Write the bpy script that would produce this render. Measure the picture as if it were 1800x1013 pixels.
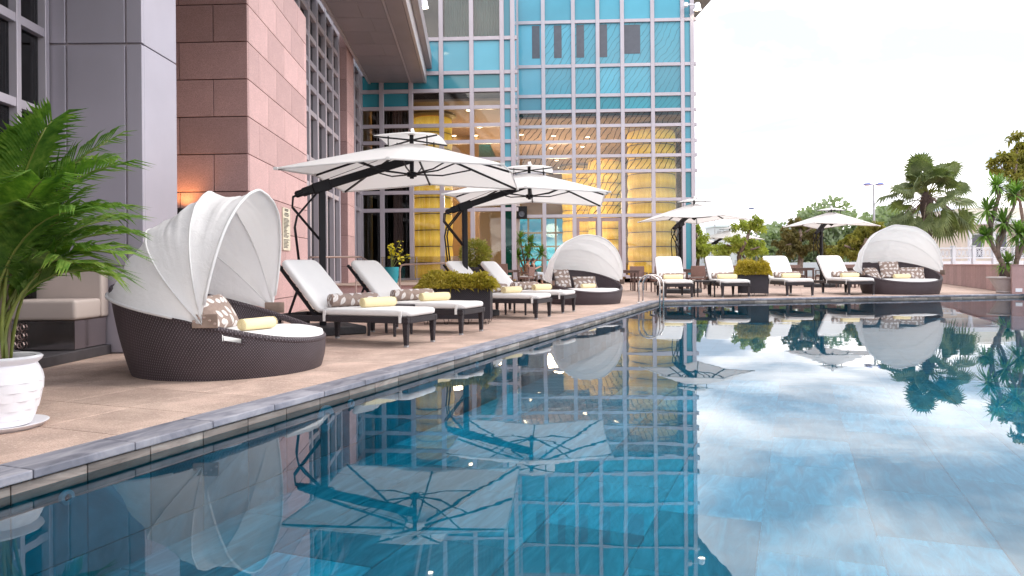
import bpy, bmesh, math, random
from mathutils import Vector, Matrix, noise
random.seed(7)
R = math.radians
for o in list(bpy.data.objects): bpy.data.objects.remove(o, do_unlink=True)
scn = bpy.context.scene
col = scn.collection

# ------------------------------------------------------------------ camera, world, sun, exposure
ROLL, FPX, HX, HY, CH = R(0.45), 1275.0, 900.0, 468.0, 0.9
cam = bpy.data.cameras.new('camera'); cam.sensor_width = 36; cam.lens = 36*FPX/1800
cam.shift_y = -(506.5-HY)/1800; cam.clip_end = 3000; cam.clip_start = .05
camo = bpy.data.objects.new('camera', cam); col.objects.link(camo)
camo.location = (0, 0, CH); camo.rotation_euler = (R(90), ROLL, 0); scn.camera = camo

SUN_EL, SUN_AZ = 46, 78          # azimuth measured from +Y (view direction) towards +X
w = bpy.data.worlds.new('World'); scn.world = w; w.use_nodes = True
nt = w.node_tree; nt.nodes.clear()
N = nt.nodes.new; L = nt.links.new
wo = N('ShaderNodeOutputWorld'); bg = N('ShaderNodeBackground')
sky = N('ShaderNodeTexSky'); sky.sky_type = 'NISHITA'; sky.sun_disc = False
sky.sun_elevation = R(SUN_EL); sky.sun_rotation = R(SUN_AZ); sky.dust_density = 3; sky.air_density = 1.2
tc = N('ShaderNodeTexCoord'); sx = N('ShaderNodeSeparateXYZ'); L(tc.outputs['Generated'], sx.inputs[0])
za = N('ShaderNodeMath'); za.operation = 'ADD'; za.inputs[1].default_value = .12; L(sx.outputs[2], za.inputs[0])
zm = N('ShaderNodeMath'); zm.operation = 'MAXIMUM'; zm.inputs[1].default_value = .08; L(za.outputs[0], zm.inputs[0])
dv = N('ShaderNodeVectorMath'); dv.operation = 'DIVIDE'
cz = N('ShaderNodeCombineXYZ'); [L(zm.outputs[0], cz.inputs[i]) for i in range(3)]
L(tc.outputs['Generated'], dv.inputs[0]); L(cz.outputs[0], dv.inputs[1])
nz = N('ShaderNodeTexNoise'); nz.inputs['Scale'].default_value = 1.15; nz.inputs['Detail'].default_value = 7; nz.inputs['Roughness'].default_value = .52
nz.inputs['Distortion'].default_value = .25
mp = N('ShaderNodeMapping'); mp.inputs['Location'].default_value = (3.1, 1.4, 0); L(dv.outputs[0], mp.inputs[0]); L(mp.outputs[0], nz.inputs['Vector'])
rp = N('ShaderNodeValToRGB'); rp.color_ramp.elements[0].position = .40; rp.color_ramp.elements[1].position = .66
L(nz.outputs['Fac'], rp.inputs[0])
thin = N('ShaderNodeMix'); thin.data_type = 'RGBA'; thin.inputs[0].default_value = .90     # thin veil of haze over the clear sky
skym = N('ShaderNodeMix'); skym.data_type = 'RGBA'; skym.blend_type = 'MULTIPLY'; skym.inputs[0].default_value = 1; skym.inputs[7].default_value = (.11, .11, .11, 1)
L(sky.outputs[0], skym.inputs[6]); L(skym.outputs[2], thin.inputs[6]); thin.inputs[7].default_value = (.715, .80, .97, 1)
cm = N('ShaderNodeMix'); cm.data_type = 'RGBA'; L(rp.outputs[0], cm.inputs[0]); L(thin.outputs[2], cm.inputs[6]); cm.inputs[7].default_value = (2.7, 2.56, 2.46, 1)
L(cm.outputs[2], bg.inputs[0]); bg.inputs[1].default_value = 1.0; L(bg.outputs[0], wo.inputs[0])

sd = bpy.data.lights.new('sun', 'SUN'); sd.energy = 1.5; sd.angle = R(12); sd.color = (1, .95, .88)
so = bpy.data.objects.new('sun', sd); col.objects.link(so)
sdir = Vector((math.sin(R(SUN_AZ))*math.cos(R(SUN_EL)), math.cos(R(SUN_AZ))*math.cos(R(SUN_EL)), math.sin(R(SUN_EL))))
so.rotation_euler = sdir.to_track_quat('Z', 'Y').to_euler(); so.location = (30, 10, 40)
scn.view_settings.view_transform = 'Standard'; scn.view_settings.look = 'None'; scn.view_settings.gamma = 1
scn.view_settings.use_curve_mapping = False; scn.view_settings.exposure = 0.5
scn.cycles.max_bounces = 6; scn.cycles.transparent_max_bounces = 12; scn.cycles.caustics_reflective = False; scn.cycles.caustics_refractive = False

# ------------------------------------------------------------------ measuring helpers
def ray(x, y):
    a, b = (x-HX)/FPX, -(y-HY)/FPX
    c, s = math.cos(ROLL), math.sin(ROLL)
    return a*c+b*s, -a*s+b*c
def G(x, y, z=0.0):
    u, v = ray(x, y); t = (z-CH)/v
    return Vector((u*t, t, z))
def P(x, y, D):
    u, v = ray(x, y); return Vector((u*D, D, CH+v*D))

# ------------------------------------------------------------------ mesh helpers
class MB:
    def __init__(s): s.v = []; s.f = []; s.uvs = {}
    def add(s, vs, fs, uv=None):
        k = len(s.v); s.v += [tuple(p) for p in vs]
        for i, f in enumerate(fs):
            if uv: s.uvs[len(s.f)] = uv[i]
            s.f.append(tuple(a+k for a in f))
        return s
    def box(s, c, d, rz=0, M=None):
        hx, hy, hz = d[0]/2, d[1]/2, d[2]/2
        cs = [Vector((x*hx, y*hy, z*hz)) for z in (-1, 1) for x, y in ((-1, -1), (1, -1), (1, 1), (-1, 1))]
        m = Matrix.Translation(c) @ (M if M else Matrix.Rotation(rz, 4, 'Z'))
        return s.add([m @ p for p in cs], [(3, 2, 1, 0), (4, 5, 6, 7), (0, 1, 5, 4), (1, 2, 6, 5), (2, 3, 7, 6), (3, 0, 4, 7)])
    def bb(s, a, b): return s.box([(a[i]+b[i])/2 for i in range(3)], [abs(b[i]-a[i]) for i in range(3)])
    def bar(s, a, b, wd, ht):
        a, b = Vector(a), Vector(b); d = b-a
        q = d.to_track_quat('X', 'Z').to_matrix().to_4x4()
        return s.box((a+b)/2, (d.length, wd, ht), M=q)
    def tube(s, pts, r, n=8, cap=True):
        pts = [Vector(p) for p in pts]; rings = []; m = len(pts)
        rr = r if isinstance(r, (list, tuple)) else [r]*m
        nrm = None
        for i, p in enumerate(pts):
            t = (pts[min(i+1, m-1)]-pts[max(i-1, 0)]).normalized()
            if nrm is None: nrm = t.orthogonal().normalized()
            nrm = (nrm - t*nrm.dot(t)); nrm = nrm.normalized() if nrm.length > 1e-5 else t.orthogonal().normalized()
            bn = t.cross(nrm)
            rings.append([p+(nrm*math.cos(2*math.pi*k/n)+bn*math.sin(2*math.pi*k/n))*rr[i] for k in range(n)])
        vs = [q for g in rings for q in g]; fs = []
        for i in range(m-1):
            for k in range(n): fs.append((i*n+k, i*n+(k+1) % n, (i+1)*n+(k+1) % n, (i+1)*n+k))
        if cap: fs.append(tuple(range(n-1, -1, -1))); fs.append(tuple((m-1)*n+k for k in range(n)))
        return s.add(vs, fs)
    def lathe(s, prof, n=24, c=(0, 0, 0), close=False):
        m = len(prof); vs = [(c[0]+r*math.cos(2*math.pi*k/n), c[1]+r*math.sin(2*math.pi*k/n), c[2]+z) for r, z in prof for k in range(n)]
        fs = [(i*n+k, i*n+(k+1) % n, (i+1)*n+(k+1) % n, (i+1)*n+k) for i in range(m-1) for k in range(n)]
        per = [2*math.pi*max(r, .02) for r, z in prof]; hh = [0]
        for i in range(1, m): hh.append(hh[-1]+math.hypot(prof[i][0]-prof[i-1][0], prof[i][1]-prof[i-1][1]))
        pm = max(per); uv = [[(pm*k/n, hh[i]), (pm*(k+1)/n, hh[i]), (pm*(k+1)/n, hh[i+1]), (pm*k/n, hh[i+1])] for i in range(m-1) for k in range(n)]
        if close: fs += [tuple(range(n-1, -1, -1)), tuple((m-1)*n+k for k in range(n))]; uv += [[(0, 0)]*n]*2
        return s.add(vs, fs, uv)
    def grid(s, fn, nu, nv, wrap=False, skip=None, uv=None, flip=False):
        nn = nu if wrap else nu+1
        vs = [fn(i/nu, j/nv) for j in range(nv+1) for i in range(nn)]; fs = []; us = []
        for j in range(nv):
            for i in range(nu):
                if skip and skip((i+.5)/nu, (j+.5)/nv): continue
                a, b = i, (i+1) % nn if wrap else i+1
                q = (j*nn+a, j*nn+b, (j+1)*nn+b, (j+1)*nn+a); u4 = [(i/nu, j/nv), ((i+1)/nu, j/nv), ((i+1)/nu, (j+1)/nv), (i/nu, (j+1)/nv)]
                if flip: q = q[::-1]; u4 = u4[::-1]
                fs.append(q); us.append([(uv[0]*p[0], uv[1]*p[1]) for p in u4] if uv else [(0, 0)]*4)
        return s.add(vs, fs, us if uv else None)
    def mesh(s, name, mt, bevel=0, seg=1, smooth=False, uv=True):
        me = bpy.data.meshes.new(name); me.from_pydata(s.v, [], s.f)
        if uv and not bevel:
            ul = me.uv_layers.new(name='UVMap').data
            for p in me.polygons:
                if p.index in s.uvs:
                    for k, li in enumerate(p.loop_indices): ul[li].uv = s.uvs[p.index][k]
                else:
                    n = p.normal; ax = max(range(3), key=lambda i: abs(n[i]))
                    for li in p.loop_indices:
                        c = me.vertices[me.loops[li].vertex_index].co
                        ul[li].uv = (c.y, c.z) if ax == 0 else ((c.x, c.z) if ax == 1 else (c.x, c.y))
        if bevel:
            bm = bmesh.new(); bm.from_mesh(me)
            bmesh.ops.bevel(bm, geom=[e for e in bm.edges if len(e.link_faces) == 2 and e.calc_face_angle(0) > .5], offset=bevel, segments=seg, affect='EDGES', profile=.6)
            if uv:
                ul = bm.loops.layers.uv.new('UVMap')
                for f in bm.faces:
                    n = f.normal; ax = max(range(3), key=lambda i: abs(n[i]))
                    for lp in f.loops:
                        c = lp.vert.co; lp[ul].uv = (c.y, c.z) if ax == 0 else ((c.x, c.z) if ax == 1 else (c.x, c.y))
            bm.to_mesh(me); bm.free()
        if smooth:
            for p in me.polygons: p.use_smooth = True
            if smooth != True: me.set_sharp_from_angle(angle=R(smooth))
        me.materials.append(mt); return me
    def build(s, name, mt, parent=None, loc=None, rot=None, **k): return put(name, s.mesh(name, mt, **k), parent, loc, rot)

def put(name, me, parent=None, loc=None, rot=None, scale=None):
    o = bpy.data.objects.new(name, me); col.objects.link(o); o.parent = parent
    if loc is not None: o.location = loc
    if rot is not None: o.rotation_euler = rot if hasattr(rot, '__len__') else (0, 0, rot)
    if scale is not None: o.scale = scale if hasattr(scale, '__len__') else (scale,)*3
    return o
def tag(o, label=None, cat=None, group=None, kind=None):
    if label: o['label'] = label
    if cat: o['category'] = cat
    if group: o['group'] = group
    if kind: o['kind'] = kind
    return o
def thing(name, label, cat, loc=(0, 0, 0), rz=0, group=None, scale=1):
    return tag(put(name, None, None, loc, rz, scale), label, cat, group)
def struct(name, mb, mt, **k): return tag(mb.build(name, mt, **k), kind='structure')
def ctree(o, parent=None):
    c = o.copy(); col.objects.link(c); c.parent = parent
    for ch in list(o.children): ctree(ch, c)
    return c
def dup(o, label, loc, rz, scale=1, group=None):
    c = ctree(o); c.location = loc; c.rotation_euler = (0, 0, rz); c.scale = (scale,)*3; c['label'] = label
    if group: c['group'] = group
    return c

# ------------------------------------------------------------------ materials
class NT:
    def __init__(s, name):
        s.m = bpy.data.materials.new(name); s.m.use_nodes = True; s.t = s.m.node_tree; s.n = s.t.nodes
        s.b = s.n['Principled BSDF']; s.out = s.n['Material Output']; s._o = None; s._u = None
    def N(s, t, **k):
        n = s.n.new('ShaderNode'+t)
        for a, v in k.items(): setattr(n, a, v)
        return n
    def L(s, a, b): s.t.links.new(a, b)
    def math(s, op, a, b=None, c=None, clamp=False):
        n = s.N('Math', operation=op); n.use_clamp = clamp
        for i, v in enumerate((a, b, c)):
            if v is None: continue
            if isinstance(v, (int, float)): n.inputs[i].default_value = v
            else: s.L(v, n.inputs[i])
        return n.outputs[0]
    def obj(s):
        if not s._o: s._o = s.N('TexCoord')
        return s._o.outputs['Object']
    def uv(s):
        s.obj(); return s._o.outputs['UV']
    def gen(s): 
        g = s.N('NewGeometry'); return g.outputs['Position']
    def scale(s, v, sc, loc=(0, 0, 0)):
        m = s.N('Mapping'); s.L(v, m.inputs[0]); m.inputs['Scale'].default_value = sc if hasattr(sc, '__len__') else (sc,)*3
        m.inputs['Location'].default_value = loc; return m.outputs[0]
    def noise(s, sc, detail=4, rough=.55, v=None, dist=0):
        n = s.N('TexNoise'); n.inputs['Scale'].default_value = sc; n.inputs['Detail'].default_value = detail
        n.inputs['Roughness'].default_value = rough; n.inputs['Distortion'].default_value = dist
        s.L(v if v is not None else s.obj(), n.inputs['Vector']); return n.outputs['Fac']
    def ramp(s, f, stops):
        r = s.N('ValToRGB'); e = r.color_ramp.elements
        while len(e) < len(stops): e.new(.5)
        for q, (p, c) in zip(e, stops): q.position = p; q.color = (*c, 1) if len(c) == 3 else c
        s.L(f, r.inputs[0]); return r.outputs[0]
    def mix(s, f, a, b, mode='MIX'):
        n = s.N('Mix', data_type='RGBA', blend_type=mode)
        for i, v in ((0, f), (6, a), (7, b)):
            if isinstance(v, (int, float)): n.inputs[i].default_value = v
            elif isinstance(v, tuple): n.inputs[i].default_value = (*v, 1)
            else: s.L(v, n.inputs[i])
        return n.outputs[2]
    def rand(s): return s.N('ObjectInfo').outputs['Random']
    def bump(s, h, st=.3, dist=.01):
        b = s.N('Bump'); b.inputs['Strength'].default_value = st; b.inputs['Distance'].default_value = dist
        s.L(h, b.inputs['Height']); s.L(b.outputs[0], s.b.inputs['Normal']); return b.outputs[0]
    def set(s, color=None, rough=None, metal=None, spec=None):
        for k, v in (('Base Color', color), ('Roughness', rough), ('Metallic', metal), ('Specular IOR Level', spec)):
            if v is None: continue
            i = s.b.inputs[k]
            if isinstance(v, (int, float)): i.default_value = v
            elif isinstance(v, tuple): i.default_value = (*v, 1)
            else: s.L(v, i)
        return s.m

def plain(name, c, rough=.5, var=.12, sc=3, bump=.05, bsc=60, metal=0, randv=.0, spec=.5):
    t = NT(name); n = t.noise(sc, 5)
    lo = tuple(x*(1-var) for x in c); hi = tuple(min(1, x*(1+var)) for x in c)
    cc = t.ramp(n, [(.3, lo), (.7, hi)])
    if randv:
        k = t.math('MULTIPLY_ADD', t.rand(), 2*randv, 1-randv); rgb = t.N('CombineColor'); [t.L(k, rgb.inputs[i]) for i in range(3)]
        cc = t.mix(1, cc, rgb.outputs[0], 'MULTIPLY')
    if bump: t.bump(t.noise(bsc, 3), bump, .004)
    rr = t.math('MULTIPLY_ADD', t.noise(sc*2.7, 3), .2, rough-.1)
    return t.set(cc, rr, metal, spec)

M = {}
M['frame'] = plain('aluminium_frame', (.49, .45, .50), .38, .06, 1.2, .02, randv=.05, metal=.25)
M['panel'] = plain('column_panel', (.43, .40, .46), .42, .07, .9, .015, randv=.03, metal=.2)
M['joint'] = plain('joint_sealant', (.42, .37, .40), .6)
M['darkjoint'] = plain('dark_mortar', (.06, .045, .045), .9)
M['soffit'] = plain('soffit_panel', (.34, .31, .33), .42, .05, .7, .01, randv=.05, metal=.25)
M['fascia'] = plain('fascia_metal', (.58, .54, .56), .35, .05, .6, .01, metal=.3)
M['black'] = plain('black_metal', (.012, .011, .014), .45, .2, 6, .06, 90, spec=.22)
M['steel'] = plain('stainless_steel', (.62, .58, .56), .22, .05, 8, .01, metal=1)
M['bronze'] = plain('brushed_rail', (.55, .42, .38), .3, .05, 8, .01, metal=.9)
M['white'] = plain('white_ceramic', (.80, .79, .83), .3, .03, 3, .02, 20)
M['darkint'] = plain('dark_interior', (.05, .035, .03), .7, .3, .6)
M['brownint'] = plain('lobby_wall', (.42, .28, .15), .6, .12, .4)
M['ceilint'] = plain('lobby_ceiling', (.42, .30, .23), .7, .06, .3)
M['teal'] = plain('teal_ceramic', (.03, .30, .36), .3, .1, 4)
M['bluewall'] = plain('blue_pool_plaster', (.10, .32, .42), .5)
M['leather'] = plain('cream_leather', (.52, .44, .40), .42, .05, 3, .1, 130)
M['mirror'] = plain('mirror_panel', (.62, .56, .56), .12, .03, 2, .0, metal=.95)
M['wood'] = plain('dark_deck_wood', (.05, .045, .05), .5, .3, 5, .1)
M['skin'] = plain('skin', (.50, .29, .21), .5, .05)
M['hair'] = plain('black_hair', (.012, .010, .010), .45, .3, 40)
M['cloth_dark'] = plain('black_top', (.02, .02, .025), .8)
M['cloth_pale'] = plain('pale_trousers', (.55, .58, .62), .8)
M['soil'] = plain('potting_soil', (.06, .04, .03), .95, .4, 30, .5, 60)
M['urn'] = plain('stone_urn', (.50, .46, .46), .7, .12, 6, .2, 60)
M['bal'] = plain('white_balustrade', (.62, .68, .72), .5, .05, 3)
M['cream'] = plain('cream_render', (.68, .64, .55), .7, .05, .6)
M['greyb'] = plain('far_grey_wall', (.55, .57, .60), .7, .05, .4)
M['lampblue'] = plain('blue_lamp_head', (.05, .10, .45), .4)
M['galv'] = plain('galvanised_pole', (.38, .38, .40), .5, metal=.4)
M['tyel'] = plain('orange_bench', (.55, .20, .06), .5)

def granite(name, base, dark=.55):
    t = NT(name); a = t.noise(3.2, 5); sp = t.noise(95, 2, .7); sp2 = t.noise(190, 1, .5)
    c = t.ramp(a, [(.3, tuple(x*.88 for x in base)), (.7, tuple(x*1.1 for x in base))])
    c = t.mix(t.ramp(sp, [(.38, (1, 1, 1)), (.47, (0, 0, 0))]), c, tuple(x*dark for x in base))
    c = t.mix(t.ramp(sp2, [(.60, (0, 0, 0)), (.68, (.7, .7, .7))]), c, tuple(min(1, x*1.35+.06) for x in base))
    k = t.math('MULTIPLY_ADD', t.rand(), .30, .84); rgb = t.N('CombineColor'); [t.L(k, rgb.inputs[i]) for i in range(3)]
    c = t.mix(1, c, rgb.outputs[0], 'MULTIPLY'); t.bump(sp, .15, .003)
    return t.set(c, .62)
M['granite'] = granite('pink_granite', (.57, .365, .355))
M['granite_d'] = granite('red_and_shaded_granite', (.42, .26, .25))  # darker copy, shade of wall and pier fronts in its colour; also low wall

def paver():
    t = NT('exposed_aggregate_paver'); p = t.gen()
    a = t.noise(.55, 5, .6, p); b = t.noise(2.6, 4, .6, p); sp = t.noise(120, 3, .7, p); sp2 = t.noise(48, 2, .6, p)
    c = t.ramp(a, [(.32, (.48, .33, .27)), (.52, (.58, .415, .345)), (.7, (.66, .495, .41))])
    st_ = t.noise(.9, 6, .7, p, .8)
    c = t.mix(t.ramp(b, [(.42, (.55,)*3), (.62, (0, 0, 0))]), c, (.32, .23, .19))
    c = t.mix(t.ramp(st_, [(.36, (.45,)*3), (.52, (0, 0, 0))]), c, (.27, .185, .15))
    c = t.mix(t.ramp(sp, [(.36, (.75,)*3), (.5, (0, 0, 0))]), c, (.20, .15, .12))
    c = t.mix(t.ramp(sp2, [(.56, (0, 0, 0)), (.66, (.5,)*3)]), c, (.66, .53, .44))
    k = t.math('MULTIPLY_ADD', t.rand(), .20, .90); rgb = t.N('CombineColor'); [t.L(k, rgb.inputs[i]) for i in range(3)]
    c = t.mix(1, c, rgb.outputs[0], 'MULTIPLY')
    t.bump(sp, .5, .004); return t.set(c, .82)
M['paver'] = paver()
def slate(name, cols, streak, rnd=.3):
    t = NT(name); v = t.scale(t.obj(), streak)
    ro = t.math('MULTIPLY', t.rand(), 40.); off = t.N('CombineXYZ'); t.L(ro, off.inputs[0]); t.L(ro, off.inputs[1])
    av = t.N('VectorMath', operation='ADD'); t.L(v, av.inputs[0]); t.L(off.outputs[0], av.inputs[1])
    a = t.noise(2.2, 6, .62, av.outputs[0], 1.2)
    c = t.ramp(a, [(.34, cols[0]), (.5, cols[1]), (.66, cols[2])])
    k = t.math('MULTIPLY_ADD', t.rand(), 2*rnd, 1-rnd); rgb = t.N('CombineColor'); [t.L(k, rgb.inputs[i]) for i in range(3)]
    c = t.mix(1, c, rgb.outputs[0], 'MULTIPLY'); t.bump(a, .25, .006)
    return t.set(c, t.math('MULTIPLY_ADD', a, .3, .32))
M['coping'] = slate('grey_slate_coping', ((.13, .135, .17), (.22, .22, .265), (.33, .325, .365)), (1.2, 4.5, 1), .16)
M['walltile'] = slate('pool_wall_tile', ((.13, .11, .10), (.24, .205, .185), (.34, .31, .28)), (1, 1, 5), .4)
M['slab'] = slate('pool_floor_slab', ((.42, .48, .52), (.56, .63, .67), (.78, .84, .87)), (1.0, 5, 1), .36)
M['grout'] = plain('pale_grout', (.50, .48, .47), .8)

def fabric(name, c, trans=.0, wrinkle=.25, sc=7):
    t = NT(name); n = t.noise(sc, 4, .6, None, .6); f = t.noise(420, 1)
    cc = t.ramp(t.noise(1.7, 4), [(.3, tuple(x*.93 for x in c)), (.7, c)])
    t.bump(t.math('ADD', n, t.math('MULTIPLY', f, .05)), wrinkle, .02); t.set(cc, .88, 0, .2)
    if trans:
        tr = t.N('BsdfTranslucent'); tr.inputs[0].default_value = (*c, 1); mx = t.N('MixShader'); mx.inputs[0].default_value = trans
        t.L(t.b.outputs[0], mx.inputs[1]); t.L(tr.outputs[0], mx.inputs[2]); t.L(mx.outputs[0], t.out.inputs[0])
    return t.m
M['cushion'] = fabric('white_cushion', (.80, .785, .775), 0, .12)
M['canopy'] = fabric('cream_canopy_cloth', (.87, .855, .845), .36, .05, 3)
M['hood'] = fabric('white_hood_cloth', (.87, .86, .86), .3, .5, 9)
M['towel'] = fabric('pale_yellow_towel', (.84, .72, .44), 0, .3, 60)
M['curtain'] = fabric('blue_grey_drape', (.20, .42, .46), 0, .1)

def wicker(name, c, dot=.0, su=85., sv=70.):
    t = NT(name); s_ = t.N('SeparateXYZ'); t.L(t.uv(), s_.inputs[0])
    u = t.math('MULTIPLY', s_.outputs[0], su*2*math.pi/2); v = t.math('MULTIPLY', s_.outputs[1], sv*2*math.pi/2)
    a = t.math('MULTIPLY', t.math('SINE', u), t.math('SINE', v)); ab = t.math('ABSOLUTE', t.math('SINE', t.math('MULTIPLY', u, 1)))
    h = t.math('MULTIPLY_ADD', a, .5, .5)
    cc = t.mix(t.ramp(h, [(.2, (0, 0, 0)), (.85, (1, 1, 1))]), tuple(x*.45 for x in c), tuple(min(1, x*1.45) for x in c))
    cc = t.mix(t.ramp(t.noise(2.5, 4), [(.35, (0, 0, 0)), (.7, (.35,)*3)]), cc, tuple(x*1.7 for x in c))
    if dot:
        d = t.ramp(t.math('MULTIPLY', t.math('SINE', u), t.math('SINE', v)), [(.78, (0, 0, 0)), (.93, (dot,)*3)])
        cc = t.mix(d, cc, (.34, .30, .33))
    t.bump(h, .7, .006); return t.set(cc, .5, 0, .28)
M['wicker'] = wicker('dark_brown_wicker', (.055, .041, .047), .75, 84., 52.)
M['wickerp'] = wicker('black_planter_weave', (.030, .027, .034), 0, 60., 60.)
M['rattan'] = wicker('brown_rattan', (.22, .135, .115), 0, 50., 90.)
M['rattanleg'] = plain('brown_frame_wood', (.13, .08, .07), .5, .2, 8)
M['lframe'] = wicker('dark_lounger_weave', (.030, .025, .029), .0, 60., 60.)

def leafprint():
    t = NT('leaf_print_fabric'); vo = t.N('TexVoronoi', feature='F1', distance='EUCLIDEAN', voronoi_dimensions='2D')
    vo.inputs['Scale'].default_value = 1; vo.inputs['Randomness'].default_value = .55
    v = t.scale(t.uv(), 8.5); t.L(v, vo.inputs['Vector'])
    d = t.N('VectorMath', operation='SUBTRACT'); t.L(v, d.inputs[0]); t.L(vo.outputs['Position'], d.inputs[1])
    sc = t.N('SeparateColor'); t.L(vo.outputs['Color'], sc.inputs[0])
    rot = t.N('VectorRotate', rotation_type='Z_AXIS'); t.L(d.outputs[0], rot.inputs['Vector']); t.L(t.math('MULTIPLY', sc.outputs[0], 6.28), rot.inputs['Angle'])
    s = t.N('SeparateXYZ'); t.L(rot.outputs[0], s.inputs[0])
    x = t.math('DIVIDE', s.outputs[0], .50); y = t.math('ABSOLUTE', s.outputs[1])
    wd = t.math('MULTIPLY', t.math('SUBTRACT', 1., t.math('MULTIPLY', x, x)), .235)
    leaf = t.math('LESS_THAN', y, wd)
    vein = t.math('MAXIMUM', t.math('LESS_THAN', y, .014), t.math('LESS_THAN', t.math('ABSOLUTE', t.math('SUBTRACT', t.math('FRACT', t.math('MULTIPLY_ADD', y, -5, t.math('MULTIPLY', s.outputs[0], 7))), .5)), .05))
    base = t.ramp(t.noise(30, 2), [(.3, (.27, .20, .17)), (.7, (.33, .255, .22))])
    c = t.mix(leaf, base, (.70, .66, .64)); c = t.mix(t.math('MULTIPLY', t.math('MULTIPLY', leaf, vein), .6), c, (.36, .29, .26))
    t.bump(t.noise(9, 3), .15, .01); return t.set(c, .85, 0, .2)
M['leafprint'] = leafprint()

def foliage(name, a, b, c2, trans=.3, rough=.5):
    t = NT(name); p = t.gen(); n = t.noise(2.3, 3, .6, p); n2 = t.noise(23, 2, .6, p)
    c = t.ramp(t.math('MULTIPLY_ADD', n2, .5, t.math('MULTIPLY', n, .5)), [(.36, a), (.5, b), (.64, c2)])
    t.set(c, rough, 0, .4); tr = t.N('BsdfTranslucent'); t.L(t.mix(1, c, (1.0, 1.15, .5), 'MULTIPLY'), tr.inputs[0])
    mx = t.N('MixShader'); mx.inputs[0].default_value = trans; t.L(t.b.outputs[0], mx.inputs[1]); t.L(tr.outputs[0], mx.inputs[2]); t.L(mx.outputs[0], t.out.inputs[0])
    return t.m
M['areca'] = foliage('areca_leaf', (.05, .12, .018), (.12, .235, .035), (.26, .36, .07), .35, .5)
M['arecastem'] = plain('areca_stem', (.17, .20, .04), .5, .3, 9)
M['golden'] = foliage('golden_shrub_leaf', (0.276, 0.218, 0.023), (0.46, 0.345, 0.04), (0.598, 0.46, 0.069))
M['olive'] = foliage('olive_green_leaf', (.20, .17, .025), (.42, .34, .045), (.60, .48, .09))
M['limeleaf'] = foliage('light_green_leaf', (0.23, 0.284, 0.047), (0.405, 0.459, 0.081), (0.594, 0.621, 0.149))
M['darkleaf'] = foliage('bronze_green_leaf', (0.105, 0.098, 0.038), (0.18, 0.158, 0.053), (0.3, 0.24, 0.09))
M['khaki'] = foliage('khaki_leaf', (0.16, 0.174, 0.032), (0.275, 0.261, 0.051), (0.435, 0.377, 0.087))
M['fan'] = foliage('fan_palm_leaf', (0.081, 0.115, 0.047), (0.149, 0.189, 0.081), (0.27, 0.311, 0.149))
M['yucca'] = foliage('yucca_leaf', (0.078, 0.169, 0.033), (0.156, 0.286, 0.052), (0.286, 0.416, 0.104))
M['farleaf'] = foliage('far_tree_leaf', (.20, .26, .16), (.27, .33, .21), (.34, .40, .28))  # distance haze paled into the leaf colour
M['yellowfl'] = foliage('yellow_blossom', (.55, .45, .02), (.70, .58, .03), (.8, .68, .08))
M['bark'] = plain('grey_brown_bark', (.20, .145, .12), .85, .35, 12, .6, 25)
M['barkd'] = plain('dark_palm_bark', (.075, .05, .045), .9, .4, 14, .7, 30)

def wavy_lines(t):  # dark lines painted into the glass colour for wavy soffit reflections
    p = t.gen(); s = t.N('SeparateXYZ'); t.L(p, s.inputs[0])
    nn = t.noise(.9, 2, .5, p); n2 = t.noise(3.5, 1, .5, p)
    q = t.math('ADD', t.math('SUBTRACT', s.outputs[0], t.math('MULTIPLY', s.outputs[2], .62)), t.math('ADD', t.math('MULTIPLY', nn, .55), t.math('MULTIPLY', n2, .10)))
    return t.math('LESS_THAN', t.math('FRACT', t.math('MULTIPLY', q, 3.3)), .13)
def glass(name, tint, refl=1.5, rough=.0, wavy=.0, lines=False):
    t = NT(name); t.n.remove(t.b); g = t.N('BsdfGlossy'); g.inputs['Roughness'].default_value = rough
    tr = t.N('BsdfTransparent'); tr.inputs[0].default_value = (*tint, 1); fr = t.N('Fresnel'); fr.inputs[0].default_value = refl
    if wavy:
        b = t.N('Bump'); b.inputs['Strength'].default_value = wavy; b.inputs['Distance'].default_value = .02
        t.L(t.noise(1.1, 2, .5, t.gen()), b.inputs['Height']); t.L(b.outputs[0], g.inputs['Normal'])
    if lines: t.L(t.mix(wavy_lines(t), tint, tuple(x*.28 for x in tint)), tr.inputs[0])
    mx = t.N('MixShader'); t.L(fr.outputs[0], mx.inputs[0]); t.L(tr.outputs[0], mx.inputs[1]); t.L(g.outputs[0], mx.inputs[2]); t.L(mx.outputs[0], t.out.inputs[0])
    return t.m
M['glass'] = glass('clear_glass', (.84, .83, .80), 1.6, 0, .15)
M['glassw'] = glass('reflection_lined_glass', (.84, .83, .80), 1.6, 0, .15, True)
M['glassdark'] = glass('grey_glass', (.32, .36, .38), 1.42, 0, .15)
M['glassteal'] = glass('teal_glass', (.10, .48, .58), 1.45, 0, .15)
M['glassblue'] = glass('pale_blue_glass', (.26, .60, .66), 1.4, 0)
def spandrel(name, c, lines=False):
    t = NT(name); n = t.noise(.35, 3); k = t.math('MULTIPLY_ADD', t.rand(), .46, .72); rgb = t.N('CombineColor'); [t.L(k, rgb.inputs[i]) for i in range(3)]
    cc = t.mix(1, t.ramp(n, [(.3, tuple(x*.9 for x in c)), (.7, tuple(min(1, x*1.1) for x in c))]), rgb.outputs[0], 'MULTIPLY')
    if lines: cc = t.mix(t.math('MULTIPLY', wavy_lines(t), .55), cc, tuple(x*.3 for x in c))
    t.bump(t.noise(1.1, 2, .5, t.gen()), .1, .02); return t.set(cc, .08, 0, .5)
M['span'] = spandrel('blue_spandrel_glass', (.10, .40, .54))
M['spant'] = spandrel('teal_spandrel_glass', (.05, .31, .40))
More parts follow.
